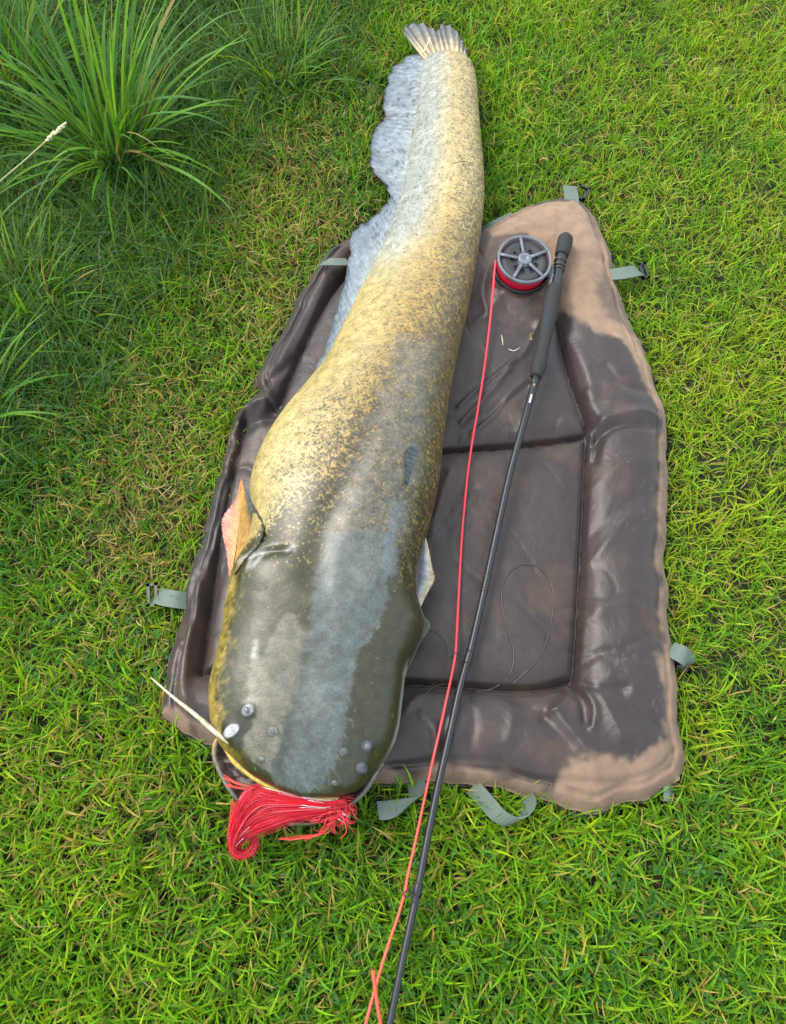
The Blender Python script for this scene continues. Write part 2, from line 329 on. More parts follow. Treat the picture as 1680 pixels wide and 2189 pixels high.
h += .006*(fbm(wx*7+2*fbm(wx*5, wy*5, 4), wy*5, 5)-.5)*sstep(0, .03, de)+.005*(fbm(wx*45, wy*45, 17, 3)-.5)*sstep(.035, .01, de)+.0014*(fbm(wx*38, wy*24, 8, 3)-.5)
h -= .0016*np.exp(-np.abs(fbm(wx*9+wy*4, wy*5-wx*3, 12, 2)-.5)/.02)*sstep(.01, .04, de)
h = np.maximum(h, .004)
MATZ = h.reshape(NU, NV)
def mat_z(x, y):
    i = np.argmin((G2[:, 0]-x)**2+(G2[:, 1]-y)**2); return h[i]
# colour: wet brown with dried tan mud
QP = proj(np.c_[G2, h]); nz = fbm(G2[:, 0]*22, G2[:, 1]*22, 21); nz2 = fbm(G2[:, 0]*60, G2[:, 1]*60, 25)
def region(poly, soft, wob):
    L = pl(*poly); d = dline(G2, np.vstack([L, L[:1]])); s = np.where(inpoly(G2, L), d, -d)
    return sstep(-soft, soft, s+wob*(nz-.5)*2+.35*wob*(nz2-.5)*2)
dry = region([(1035, 490), (1130, 445), (1235, 440), (1290, 520), (1325, 640), (1395, 780), (1425, 890), (1395, 865), (1365, 795), (1320, 745), (1260, 725), (1225, 700), (1190, 650), (1120, 520), (1050, 530)], .007, .018)
dry = np.maximum(dry, .9*region([(1190, 1690), (1195, 1650), (1255, 1622), (1340, 1625), (1420, 1580), (1400, 1400), (1440, 1390), (1470, 1560), (1490, 1620), (1430, 1720), (1250, 1760), (1190, 1740)], .008, .020))
dry = np.maximum(dry, .75*sstep(.026, .010, hem+.022*(nz-.5)*2)*sstep(.35, .55, nz+.15))
dry = np.maximum(dry, .35*region([(1020, 520), (1070, 480), (1190, 640), (1190, 720), (1130, 650), (1040, 620)], .02, .02))
patch = region([(1290, 600), (1345, 660), (1375, 740), (1330, 700), (1290, 700), (1270, 640)], .012, .02); dry *= 1-.6*patch
wet_c = np.array([.0215, .0152, .0138]); dry_c = np.array([.190, .128, .083])
mcol = wet_c*(1-dry[:, None])+dry_c*dry[:, None]
mcol *= (.8+.45*fbm(G2[:, 0]*7, G2[:, 1]*7, 31))[:, None]
warm = sstep(.52, .7, fbm(G2[:, 0]*16, G2[:, 1]*16, 41))[:, None]*(1-dry[:, None])
mcol = mcol*(1-warm*.55)+np.array([.050, .030, .018])*warm*.55
spk = sstep(.80, .86, vn(G2[:, 0]*260, G2[:, 1]*260, 5))*sstep(.6, .75, fbm(G2[:, 0]*13, G2[:, 1]*13, 51)); mcol += (spk*.025)[:, None]
# skirt and underside
bidx = np.r_[np.arange(NU)*NV, (NU-1)*NV+np.arange(1, NV), (np.arange(NU-1)[::-1])*NV+NV-1, np.arange(1, NV-1)[::-1]]
cx, cy = G2.mean(0)
Vm = np.c_[G2, h]; ring = Vm[bidx].copy(); mid = ring.copy(); mid[:, 2] = .004; dirs = ring[:, :2]-np.array([cx, cy]); dirs /= np.linalg.norm(dirs, axis=1)[:, None]
mid[:, :2] += dirs*.003; low = ring.copy(); low[:, 2] = GZ-.001; low[:, :2] -= dirs*.006
nb = len(bidx); n0 = len(Vm)
Vall = np.vstack([Vm, mid, low, [[cx, cy, GZ-.001]]])
Fm = grid_faces(NU, NV); k = np.arange(nb); k2 = (k+1) % nb
sk = np.vstack([np.stack([bidx[k], bidx[k2], n0+k2, n0+k], 1), np.stack([n0+k, n0+k2, n0+nb+k2, n0+nb+k], 1)])
bt = np.stack([n0+nb+k, n0+nb+k2, np.full(nb, n0+2*nb)], 1)
Fall = Fm[:, ::-1].tolist()+sk[:, ::-1].tolist()+bt[:, ::-1].tolist()
ccol = np.vstack([np.c_[mcol, dry], np.c_[mcol[bidx]*.9, dry[bidx]], np.c_[mcol[bidx]*.8, dry[bidx]], [[.03, .02, .02, 0]]])
mat_o = thing('unhooking_mat', 'padded brown nylon unhooking mat with dried mud, under the catfish', 'mat', (float(cx), float(cy), GZ))
mk('cover', Vall, Fall, M['mat'], mat_o, ccol)
# webbing straps: px points, z, width in metres
def strap(pts, zs, wd, wdir=None, buckle=None):
    P = np.array([px(x, y, z) for (x, y), z in zip(pts, zs)]); P = resamp(crom(P, 40), 22)
    T = np.gradient(P, axis=0)
    if wdir is None: Wd = np.cross(T, [0, 0, 1.])
    else:
        wdir = np.asarray(wdir, float); f = np.linspace(0, 1, len(P))[:, None]; Wd = (1-f)*wdir[0]+f*wdir[1] if wdir.ndim > 1 else np.broadcast_to(wdir, P.shape)
    o = mk('strap', *ribbon(P, Wd, wd, .002), M['web'], mat_o, smooth=False)
    if buckle:
        (bx, by), bz, sx, sy, rz = buckle; c = px(bx, by, bz); R = rz
        fr = [boxv(c+np.array([math.cos(R)*a*sx/2-math.sin(R)*b*sy/2, math.sin(R)*a*sx/2+math.cos(R)*b*sy/2, 0]), .005 if a else sx+.005, .005 if b else sy+.005, .006, R) for a, b in ((1, 0), (-1, 0), (0, 1), (0, -1))]
        mk('buckle', *join(*fr), M['buckle'], o, smooth=False)
    return o
strap([(402, 1285), (375, 1281), (350, 1277), (333, 1272)], [.022, .030, .026, .012], .028, buckle=((326, 1272), .016, .012, .034, .15))
strap([(684, 566), (700, 560), (722, 560), (742, 560)], [.04, .062, .064, .058], .017)
strap([(1222, 450), (1222, 428), (1220, 412), (1218, 398)], [.045, .040, .032, .018], .028, buckle=((1243, 412), .02, .022, .032, -.5))
strap([(1300, 588), (1325, 585), (1345, 582), (1364, 579), (1360, 592)], [.03, .036, .036, .028, .006], .027, buckle=((1376, 580), .016, .010, .032, .1))
strap([(1432, 1388), (1448, 1394), (1462, 1402), (1470, 1412), (1464, 1424)], [.025, .034, .034, .024, .004], .028, buckle=((1458, 1426), .006, .024, .006, -.5))
strap([(1418, 1688), (1430, 1690), (1440, 1692)], [.02, .018, .004], .030, buckle=((1424, 1702), .008, .020, .008, .5))
strap([(888, 1664), (892, 1690), (884, 1712), (858, 1725), (828, 1732), (808, 1733)], [.012, .020, .026, .030, .034, .034], .026, wdir=[(1, .05, .25), (-.15, .9, -.25)])
strap([(1010, 1682), (1040, 1715), (1068, 1745), (1098, 1757), (1122, 1742), (1132, 1718), (1126, 1696)], [.012, .024, .034, .036, .034, .03, .012], .026, wdir=[(.55, .5, .35), (.55, .1, .75)])
strap([(1028, 496), (1050, 486), (1075, 474), (1100, 462)], [.020, .030, .030, .024], .024)

# ------------------------------------------------------------------ catfish
ZB = .034
ST = [((640, 1703), (690, 1705)), ((601, 1690), (726, 1702)), ((540, 1658), (770, 1683)), ((500, 1622), (800, 1650)), ((470, 1590), (830, 1614)), ((453, 1540), (850, 1566)), ((452, 1470), (861, 1490)), ((466, 1412), (868, 1438)),
      ((480, 1345), (890, 1388)), ((485, 1300), (902, 1342)), ((500, 1232), (893, 1290)), ((534, 1162), (893, 1230)), ((540, 1092), (906, 1160)), ((537, 1036), (921, 1108)), ((562, 960), (938, 1030)), ((606, 890), (947, 950)),
      ((652, 832), (956, 880)), ((697, 768), (969, 805)), ((735, 692), (985, 725)), ((770, 620), (1003, 650)), ((800, 560), (1016, 580)), ((830, 495), (1027, 505)), ((854, 430), (1035, 430)), ((868, 370), (1034, 365)),
      ((880, 300), (1028, 295)), ((890, 240), (1023, 235)), ((898, 180), (1019, 178)), ((903, 142), (1010, 140)), ((910, 122), (996, 124))]
TOP = [.080, .088, .102, .114, .124, .134, .143, .149, .155, .160, .164, .167, .170, .172, .170, .164, .154, .140, .124, .111, .100, .091, .083, .075, .068, .062, .055, .046, .034]
BOT = [.066, .060, .046, .030, .014, .004, 0, 0, 0, 0, 0, 0, 0, 0, 0, 0, 0, 0, 0, 0, 0, 0, 0, -.004, -.008, -.010, -.008, -.004, .004]
FRC = [.45, .42, .40, .40, .40]+[.42]*24
SHF = [0]*8+[.02, .05, .08, .12, .16, .2, .24, .26, .26, .24, .22, .2, .18, .15, .12, .1, .08, .06, .04, 0, 0]
EXU = [2.2, 2.3, 2.4, 2.5, 2.6, 2.7, 2.8, 2.8, 2.7, 2.6, 2.5, 2.4, 2.3, 2.2, 2.15]+[2.1]*14
NS, NA = 640, 240
k = np.linspace(0, 28, NS)
def I(a): return crom(np.asarray(a, float)[:, None], NS)[:, 0]
top, bot, frc, shf, exu = ZB+I(TOP), ZB+I(BOT), I(FRC), I(SHF), I(EXU)
zc = bot+frc*(top-bot)
L3, R3 = unproj(crom([a for a, b in ST], NS), zc), unproj(crom([b for a, b in ST], NS), zc)
cen3, half = (L3+R3)/2, (R3-L3)/2
hw = np.linalg.norm(half, axis=1)
S = np.r_[0, np.cumsum(np.linalg.norm(np.diff(cen3, axis=0), axis=1))]
ph = np.arange(NA)*2*np.pi/NA; c_, s_ = np.cos(ph), np.sin(ph)
exl = np.interp(k, [0, 15, 20, 28], [0, 0, .85, .85])[:, None]
ex = np.where(s_[None] >= 0, exu[:, None]-np.where(c_[None] < 0, exl, 0), 3.0)
cx_ = np.sign(c_)[None]*np.abs(c_)[None]**(2/ex); sz_ = np.sign(s_)[None]*np.abs(s_)[None]**(2/ex)
uu = cx_+np.where(s_ > 0, s_**2, 0)[None]*shf[:, None]*(1-np.abs(cx_))
zz = np.where(sz_ >= 0, zc[:, None]+sz_*(top-zc)[:, None], zc[:, None]+sz_*(zc-bot)[:, None])
FV = cen3[:, None, :]+uu[..., None]*half[:, None, :]; FV[..., 2] = zz
upm = np.clip(sz_, 0, 1)
kk = np.broadcast_to(k[:, None], uu.shape); SS = np.broadcast_to(S[:, None], uu.shape); LV = uu*hw[:, None]
# pixel landmarks -> (station, lateral) on the upper skin
FQ = proj(FV.reshape(-1, 3)); upflat = (sz_ > .02).ravel()
ui = np.where(upflat)[0]
def su(p):
    i = ui[np.argmin((FQ[ui, 0]-p[0])**2+(FQ[ui, 1]-p[1])**2)]; return SS.ravel()[i], LV.ravel()[i]
def z1(x, y): return (328+.3906*x, 1115.6+.3906*y)          # photo detail coordinates of the head study
def skl(*pts): return np.array([su(p) for p in pts])
SL = np.c_[SS.ravel(), LV.ravel()]
def skd(*pts, n=40): return dline(SL, crom(skl(*pts), n) if len(pts) > 2 else skl(*pts)).reshape(uu.shape)
# relief: gill cover edge, flank groove, head plates, muscle folds
dz = np.zeros(uu.shape)
gill = skd((497, 1262), (505, 1228), (530, 1196), (565, 1180), (612, 1174))
dz += -.006*np.exp(-(gill/.006)**2)*(upm > 0)
gs, gl = su((560, 1215)); dz += .007*np.exp(-(((SS-gs)/.035)**2+((LV-gl)/.05)**2))
grv = skd((860, 770), (830, 840), (790, 930), (745, 1020), (700, 1120), (672, 1230))
dz += -.0045*np.exp(-(grv/.020)**2)*(upm > 0)
rdg = skd((925, 760), (905, 860), (885, 960), (865, 1060), (830, 1160), (790, 1260)); dz += .003*np.exp(-(rdg/.022)**2)*(upm > 0)
dz += -.004*np.exp(-(LV/.03)**2)*sstep(9, 4, kk)*sstep(1, 3, kk)*(upm > 0)
gil2 = skd((895, 1300), (880, 1250), (870, 1200)); dz += -.006*np.exp(-(gil2/.006)**2)*(upm > 0)
dz += .010*(fbm(SS*7, LV*9, 63, 2)-.5)*sstep(.1, .5, upm)*sstep(1.5, 4, kk)*sstep(14, 9, kk)
dz += .0035*(fbm(SS*14, LV*14, 61)-.5)*sstep(.1, .5, upm)*sstep(4, 12, kk)
for x, y, a, r in ((415, 1145, .005, .012), (520, 1030, .004, .010), (1170, 1230, .004, .010), (1140, 1350, .005, .012), (590, 1300, .002, .005), (990, 1430, .002, .005), (655, 1145, .002, .005), (1040, 1260, .002, .005)):
    s0, l0 = su(z1(x, y)); dz += a*np.exp(-(((SS-s0)**2+(LV-l0)**2)/r**2))*(upm > 0)
FV[..., 2] += dz*sstep(0, .25, upm)
# gill flap pushed out on the right
fl = np.exp(-((kk-9.15)/.45)**2)*sstep(.80, 1.0, uu)*(sz_ > -.6); FV += (fl*.02)[..., None]*half[:, None, :]
# ---- skin colours
n_big = fbm(SS*16, LV*16, 71); n_mid = fbm(SS*55, LV*75, 72); n_fin = fbm(SS*230, LV*300, 73, 3); n_spk = vn(SS*170, LV*170, 74)
olive = np.array([.0165, .0185, .0080]); cream = np.array([.30, .238, .100]); ochre = np.array([.235, .150, .034]); grey = np.array([.050, .050, .044]); blue = np.array([.21, .235, .235]); palec = np.array([.34, .265, .125])
def mix(a, b, f): return a*(1-f[..., None])+b*f[..., None]
mott = .48*n_mid+.52*n_fin+.25*(fbm(SS*20, LV*45, 77)-.5)
# pale base: belly cream -> ochre towards the back; bluish white near the anal fin on the tail
base = mix(np.broadcast_to(cream, uu.shape+(3,)), ochre, sstep(-.55, .25, uu+.5*(n_big-.5))*sstep(24, 17, kk)*.9)
base = mix(base, palec, sstep(20, 23, kk)*.8)
base = mix(base, blue, sstep(.25, -.6, uu+.35*(n_big-.5))*sstep(18.5, 21, kk)*.9)
base = base*(.85+.35*n_big)[..., None]
# how dark each place is (0 pale .. 1 dark)
ks = [0, 8, 10, 11, 12, 13, 14, 15, 16, 17, 18, 19, 20, 21, 22, 24, 28]
ul = [-1.3, -1.3, -1.2, -.75, -.42, -.25, -.12, .02, .15, .30, .42, .52, .60, .68, .8, .9, .95]    # where the dark begins (u)
D = .5+(uu-np.interp(kk, ks, ul))*np.interp(kk, [0, 10, 13, 16, 19, 22, 28], [3, 3, .55, .55, .5, .42, .35])
D = np.minimum(np.clip(D, 0, 1.15), np.interp(kk, [0, 9, 11, 14, 17], [1.15, 1.15, .80, .70, .70]))
D = np.where(kk > 17, np.minimum(D, np.interp(kk, [17, 19, 22, 28], [.95, .70, .52, .46])), D)
dcol = mix(np.broadcast_to(olive*1.15, uu.shape+(3,)), grey, sstep(12, 17, kk)*.55)
D = np.maximum(D, .10*sstep(12, 17, kk)+.16*sstep(18, 22, kk))
colr = base.copy(); DT = np.clip(D+.25*(fbm(SS*20, LV*45, 77)-.5), 0, 1.2); DS = np.interp(kk, [0, 12, 17, 22, 28], [1, .96, .86, .80, .75])
def ov(c, f):
    global colr, dcol
    colr = mix(colr, np.asarray(c), f); dcol = mix(dcol, np.asarray(c), f)
# pepper specks on tail and flank

# back: dull grey dried slime with mottles showing through
def skreg(poly, soft, wob):
    L = skl(*poly); d = dline(SL, np.vstack([L, L[:1]])).reshape(uu.shape); i = inpoly(SL, L).reshape(uu.shape)
    return sstep(-soft, soft, np.where(i, d, -d)+wob*(n_mid-.5)*2+wob*.4*(n_fin-.5)*2)*(upm > .02)
ov(np.array([.098, .095, .085]), skreg([(850, 720), (940, 740), (920, 880), (895, 1000), (865, 1100), (835, 1240), (680, 1250), (690, 1130), (750, 1000), (810, 870)], .016, .024)*.70*sstep(.30, .62, n_fin+.10))
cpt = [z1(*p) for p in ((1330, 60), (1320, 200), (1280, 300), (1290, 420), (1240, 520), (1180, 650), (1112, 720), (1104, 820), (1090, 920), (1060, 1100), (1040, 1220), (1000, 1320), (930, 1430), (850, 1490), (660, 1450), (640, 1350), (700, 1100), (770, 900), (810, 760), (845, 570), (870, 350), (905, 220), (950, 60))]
slime_sheen = skreg(cpt, .0030, .0060)*sstep(12.5, 10.6, kk+2.0*(n_mid-.5))
ov(np.array([.066, .084, .086]), slime_sheen*(.80+.2*n_big)*(.55+.65*n_fin+.25*(n_big-.5)))  # grey slime, with sky sheen on the wet skin painted into its colour
strp = skd(z1(840, 700), z1(760, 980), z1(700, 1250), z1(680, 1400)); ov(olive*1.5, .6*np.exp(-(strp/.008)**2)*(upm > .02)*sstep(.3, .6, n_mid+.15))
lpt = [z1(*p) for p in ((730, 500), (700, 560), (640, 640), (600, 710), (540, 730), (525, 850), (510, 920), (565, 990), (555, 1080), (500, 1190), (490, 1260), (560, 1330), (640, 1370), (680, 1280), (700, 1080), (765, 890), (810, 720), (830, 590))]
ov(np.array([.118, .112, .088]), skreg(lpt, .0035, .010)*(.85+.3*(n_mid-.5)))
for pth in (((548, 728), (560, 660)), ((520, 250), (545, 175)), ((545, 250), (585, 195)), ((470, 215), (600, 165)), ((730, 150), (755, 135))):
    d = skd(*[z1(*p) for p in pth]); ov(np.array([.30, .31, .30]), .7*np.exp(-(d/.004)**2)*(upm > .02)*sstep(.35, .6, n_mid+.1))
# bluish streak along the back behind the grey head patch
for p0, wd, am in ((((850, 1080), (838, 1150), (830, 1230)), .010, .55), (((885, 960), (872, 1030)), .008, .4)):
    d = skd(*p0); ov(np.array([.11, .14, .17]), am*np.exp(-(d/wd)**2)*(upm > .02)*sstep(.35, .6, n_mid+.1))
# yellow jaw flank on the left of the head, pale right edge
ov(np.array([.29, .21, .045]), sstep(-.72, -.99, uu+.30*(n_mid-.5)+.2*(n_fin-.5))*sstep(10.6, 9.2, kk)*sstep(2.2, 4, kk)*(.75+.4*(n_mid-.3)))
ov(np.array([.30, .31, .30]), sstep(.965, 1.0, uu)*sstep(7.6, 6.8, kk)*sstep(3.0, 5, kk)*(sz_ > -.3)*.8)
# lip along the upper jaw (front rim): yellow on the left, olive to the right
lipm = sstep(.25, -.05, sz_)*sstep(4.6, 3.8, kk); ov(np.array([.40, .30, .05]), lipm*sstep(.85, .2, uu)*(sz_ > -.55))
ov(np.array([.055, .04, .036]), (sz_ <= -.5)*sstep(5, 4, kk))
ov(cream, (sz_ < -.1)*sstep(5, 7, kk)*.8)
for x, y, r, cc in ((425, 1145, .013, (.33, .33, .37)), (520, 1030, .009, (.20, .21, .24)), (655, 1145, .006, (.12, .13, .13)), (590, 1300, .0045, (.13, .14, .13)), (1170, 1230, .008, (.045, .06, .07)), (1040, 1260, .006, (.08, .10, .10)), (990, 1430, .0045, (.12, .13, .13)), (1140, 1350, .008, (.07, .085, .105))):  # eye, nostril and barbel spots; left eye and barbel base hold painted lilac glare
    s0, l0 = su(z1(x, y)); q = ((SS-s0)*.5+(LV-l0)*.85)/r, ((LV-l0)*.5-(SS-s0)*.85)/(r*.55 if x in (425,) else r*.8)
    d = np.sqrt(q[0]**2+q[1]**2); ov(np.array([.012, .013, .010]), .6*np.exp(-((d-1.15)/.35)**2)*(upm > 0)); ov(np.array(cc), sstep(1.05, .75, d)*(upm > 0))
for i in range(34):
    x0, y0 = rng.uniform(620, 1050), rng.uniform(420, 1400); an = rng.normal(1.2, .5); ln = rng.uniform(30, 130)
    d = skd(z1(x0, y0), z1(x0+ln*math.cos(an)*.5+rng.normal(0, 8), y0+ln*math.sin(an)*.5), z1(x0+ln*math.cos(an), y0+ln*math.sin(an)), n=8); ov(np.array([.11, .125, .12]), .35*np.exp(-(d/.0011)**2)*(upm > .02))
gloss = np.clip(np.interp(kk, [0, 8, 12, 16, 20, 28], [.80, .72, .6, .45, .35, .25])+.3*(n_mid-.5), 0, 1)
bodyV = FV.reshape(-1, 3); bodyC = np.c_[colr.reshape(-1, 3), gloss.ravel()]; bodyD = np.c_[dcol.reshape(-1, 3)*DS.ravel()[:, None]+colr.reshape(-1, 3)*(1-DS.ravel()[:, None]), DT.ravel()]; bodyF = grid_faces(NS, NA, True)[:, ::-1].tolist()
nb_ = len(bodyV); bodyV = np.vstack([bodyV, FV[0].mean(0), FV[-1].mean(0)]); bodyC = np.vstack([bodyC, bodyC[0], bodyC[-1]])
bodyF += [[nb_, (j+1) % NA, j] for j in range(NA)]+[[nb_+1, (NS-1)*NA+j, (NS-1)*NA+(j+1) % NA] for j in range(NA)]
# lower jaw: a spoon-shaped rim around the open mouth, part of the same body surface object
JR = [(512, 1560), (462, 1575), (450, 1604), (456, 1636), (478, 1680), (506, 1718), (540, 1743), (580, 1758), (640, 1765), (690, 1757), (730, 1738), (778, 1700), (800, 1668), (822, 1625), (800, 1590)]
NJ = 120
JZ = ZB+.034
jr = crom(unproj(JR, JZ), NJ); jc = px(645, 1610, JZ)
rows = [(.45, -.046), (.80, -.044), (.95, -.026), (1.0, -.006), (.992, .003), (.965, .006), (.93, .003), (.89, -.003), (.86, -.006), (.82, -.008), (.78, -.010), (.74, -.012), (.68, -.014), (.5, -.018), (.2, -.02)]
tt = np.linspace(0, 1, NJ); lift = .012*np.sin(np.pi*tt)**.5
JV = []; JC = []
for i, (sc_, dz_) in enumerate(rows):
    P = jc+(jr-jc)*sc_; P[:, 2] = JZ+dz_-lift*.6+(.004*(fbm(P[:, 0]*60, P[:, 1]*60, 81)-.5) if i > 6 else 0); JV.append(P)
    nzj = fbm(P[:, 0]*220, P[:, 1]*220, 83, 2)
    if i < 3: cc = np.array([.30, .27, .20])*np.ones((NJ, 1))
    elif i < 6: cc = (np.array([.11, .105, .085])+np.array([.16, .09, -.02])*sstep(.22, .05, tt)[:, None])*(.4+1.2*nzj)[:, None]
    else: cc = np.array([.040, .026, .028])+np.array([.22, .19, .20])*(sstep(.52, .66, nzj)*(.3 if i < 8 else .75))[:, None]
    JC.append(np.c_[cc, np.full(NJ, .8)])
JV = np.array(JV).reshape(-1, 3); JC = np.array(JC).reshape(-1, 4); n0 = len(bodyV)
bodyF += (grid_faces(len(rows), NJ)+n0).tolist(); bodyV = np.vstack([bodyV, JV]); bodyC = np.vstack([bodyC, JC])
fish = thing('catfish', 'huge mottled wels catfish lying across the brown mat, red fly in its mouth', 'fish', tuple(cen3[200][:2])+(ZB-.005,))
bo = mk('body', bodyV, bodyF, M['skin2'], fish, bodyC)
bd_ = np.vstack([bodyD, bodyD[:1], bodyD[-1:], np.c_[JC[:, :3], np.zeros(len(JC))]]).astype(np.float32); at = bo.data.color_attributes.new('Dark', 'FLOAT_COLOR', 'POINT'); at.data.foreach_set('color', bd_.ravel())
def fish_top(p):
    i = ui[np.argmin((FQ[ui, 0]-p[0])**2+(FQ[ui, 1]-p[1])**2)]; return FV.reshape(-1, 3)[i].copy()
def skinmat(name, stops, scale=140, rough=.35):
    t = NT(name); n1 = t.noise(scale, 4); r = t.ramp(n1.outputs['Fac'], stops); t.l(r.outputs[0], t.b.inputs['Base Color']); t.b.inputs['Roughness'].default_value = rough
    t.l(t.bump(n1.outputs['Fac'], .3, .001).outputs[0], t.b.inputs['Normal']); return t.m
# yellow upper lip
lp = np.array([(484, 1590), (488, 1604), (504, 1630), (545, 1663), (600, 1693), (660, 1705), (726, 1706)], float); lz = np.interp(np.linspace(0, 1, 7), [0, .25, 1], [ZB+.062, ZB+.064, ZB+.066])
LPp = crom(np.array([px(x, y, z) for (x, y), z in zip(lp, lz)]), 60)
mk('upper_lip', *tube(LPp, .0048*np.interp(np.linspace(0, 1, 60), [0, .1, .5, .9, 1], [.5, 1.1, .8, .6, .1]), 8), skinmat('lip_yellow', [(.3, (.22, .19, .03)), (.6, (.42, .30, .045)), (.8, (.45, .36, .10))]), fish)
# eyes, nostrils
for (x, y) in ((520, 1030), (1170, 1230)):
    p = fish_top(z1(x, y)); o = mk('eye', *lathe(p+np.array([0, 0, -.002]), (0, 0, 1), [(.0050, 0), (.0048, .0012), (.0041, .0021), (.0030, .0027), (.0016, .0030), (.0003, .0031)], 24), M['eye'], fish)
tb = skinmat('nostril_skin', [(.3, (.03, .034, .03)), (.7, (.09, .10, .095))])
for (x, y) in ((655, 1145), (1040, 1260), (590, 1300), (990, 1430)):
    p = fish_top(z1(x, y)); mk('nostril', *lathe(p+np.array([0, 0, -.002]), (0, -.15, 1), [(.0034, 0), (.0031, .0018), (.0025, .0024), (.0017, .0022), (.0010, .0008)], 18), tb, fish)
# long barbel from the left jaw corner
b0 = fish_top(z1(500, 1245)); bp = crom(np.array([b0+[0, 0, -.010], px(470, 1572, ZB+.100), px(420, 1530, ZB+.088), px(370, 1490, ZB+.07), px(322, 1448, ZB+.045)]), 50)
mk('barbel', *tube(bp, np.interp(np.linspace(0, 1, 50), [0, .15, .6, 1], [.0052, .0042, .003, .0010]), 10), skinmat('barbel_skin', [(.3, (.22, .20, .12)), (.6, (.42, .40, .30))]), fish)
# fins
def finmesh(inner, outer, zi, zo, n=80, m=14, thick=.0022, rays=40, amp=.0015, wav=.006, droop=0):
    A = crom(np.array([px(x, y, z) for (x, y), z in zip(inner, np.broadcast_to(zi, len(inner)))]), n); B = crom(np.array([px(x, y, z) for (x, y), z in zip(outer, np.broadcast_to(zo, len(outer)))]), n)
    f = np.linspace(0, 1, m)[None, :, None]; P = A[:, None]*(1-f)+B[:, None]*f; s = np.linspace(0, 1, n)[:, None]; ff = f[0, :, 0][None]
    P[..., 2] += amp*np.sin(s*rays*2*np.pi)*ff**.5+wav*(fbm(s*9+0*ff, ff*1.5+0*s, 91)-.5)*2*ff-droop*ff**2
    P2 = P.copy(); P2[..., 2] -= thick*(1.15-ff)
    V = np.vstack([P.reshape(-1, 3), P2.reshape(-1, 3)]); F = grid_faces(n, m).tolist(); k = n*m
    F2 = [[q+k for q in r[::-1]] for r in F]
    e = [i*m+m-1 for i in range(n)]; Fs = [[e[i], e[i]+k, e[i+1]+k, e[i+1]] for i in range(n-1)]
    return V, F+F2+Fs, s, ff, P
def fincol(s, ff, fn):
    c = fn(np.broadcast_to(s, (s.shape[0], ff.shape[1])), np.broadcast_to(ff, (s.shape[0], ff.shape[1]))).reshape(-1, 3); c = np.c_[c, np.full(len(c), .45)]; return np.vstack([c, c])
def lerp3(f, stops):
    xs_ = [a for a, b in stops]; return np.stack([np.interp(f, xs_, [b[i] for a, b in stops]) for i in range(3)], -1)
inn = [(665, 838), (706, 770), (745, 692), (780, 620), (810, 560), (840, 497), (862, 432), (876, 370), (888, 300), (898, 240), (905, 180), (910, 145), (914, 122)]
out = [(648, 842), (682, 775), (712, 692), (733, 612), (747, 545), (752, 502), (828, 440), (818, 395), (794, 345), (803, 275), (820, 215), (838, 155), (890, 112)]
out = [(648, 842), (682, 775), (712, 692), (733, 612), (747, 545), (748, 503), (792, 465), (828, 436), (830, 400), (800, 368), (791, 330), (802, 275), (821, 250), (819, 215), (832, 165), (858, 130), (896, 110)]
out = [tuple(q) for q in crom(out, 90)+np.c_[rng.normal(0, 2.2, 90), rng.normal(0, 1.0, 90)]]
V, F, s, ff, P = finmesh(inn, out, ZB+.42*np.array(TOP[16:29])+.58*np.array(BOT[16:29]), np.interp(np.linspace(0, 16, 90), [0, 5, 6, 8, 9, 16], [ZB+.022, ZB+.022, ZB+.016, ZB+.016, ZB-.002, ZB-.002]), 260, 16, .003, 75, .0006, .008)
def c_anal(s, f):
    n = fbm(s*150, f*5, 95, 3); q = lerp3(f, [(0, (.36, .36, .28)), (.25, (.26, .28, .29)), (.8, (.17, .20, .235)), (.96, (.10, .12, .15)), (1, (.05, .055, .06))])
    ray = .86+.26*(.5+.5*np.sin(s*2*np.pi*75+8*fbm(s*40, f*4, 96))); q = q*ray[..., None]*(.55+.6*n+.35*fbm(s*30, f*6, 98))[..., None]*np.array([.60, .66, .74])
    sp = sstep(.7, .85, vn(s*240, f*22, 97))[..., None]*(s > .35)[..., None]; return q*(1-.7*sp)
mk('anal_fin', V, F, M['skin'], fish, fincol(s, ff, c_anal))
# tail fin, slightly spread rays
V, F, s, ff, P = finmesh([(908, 126), (925, 126), (945, 128), (965, 128), (982, 128), (996, 127)], [(862, 72), (868, 55), (902, 50), (932, 66), (944, 52), (972, 62), (990, 92), (1000, 112)], ZB+.016, [ZB+.006]*8, 90, 14, .003, 11, .0022, .004)
def c_tail(s, f):
    n = fbm(s*38, f*3, 99, 3); q = lerp3(f, [(0, (.36, .28, .15)), (.4, (.28, .23, .15)), (.75, (.10, .10, .10)), (1, (.05, .055, .065))])
    return q*(.45+1.0*n+.35*np.sin(s*2*np.pi*11))[..., None].clip(.25, 1.6)
mk('tail_fin', V, F, M['skin'], fish, fincol(s, ff, c_tail))
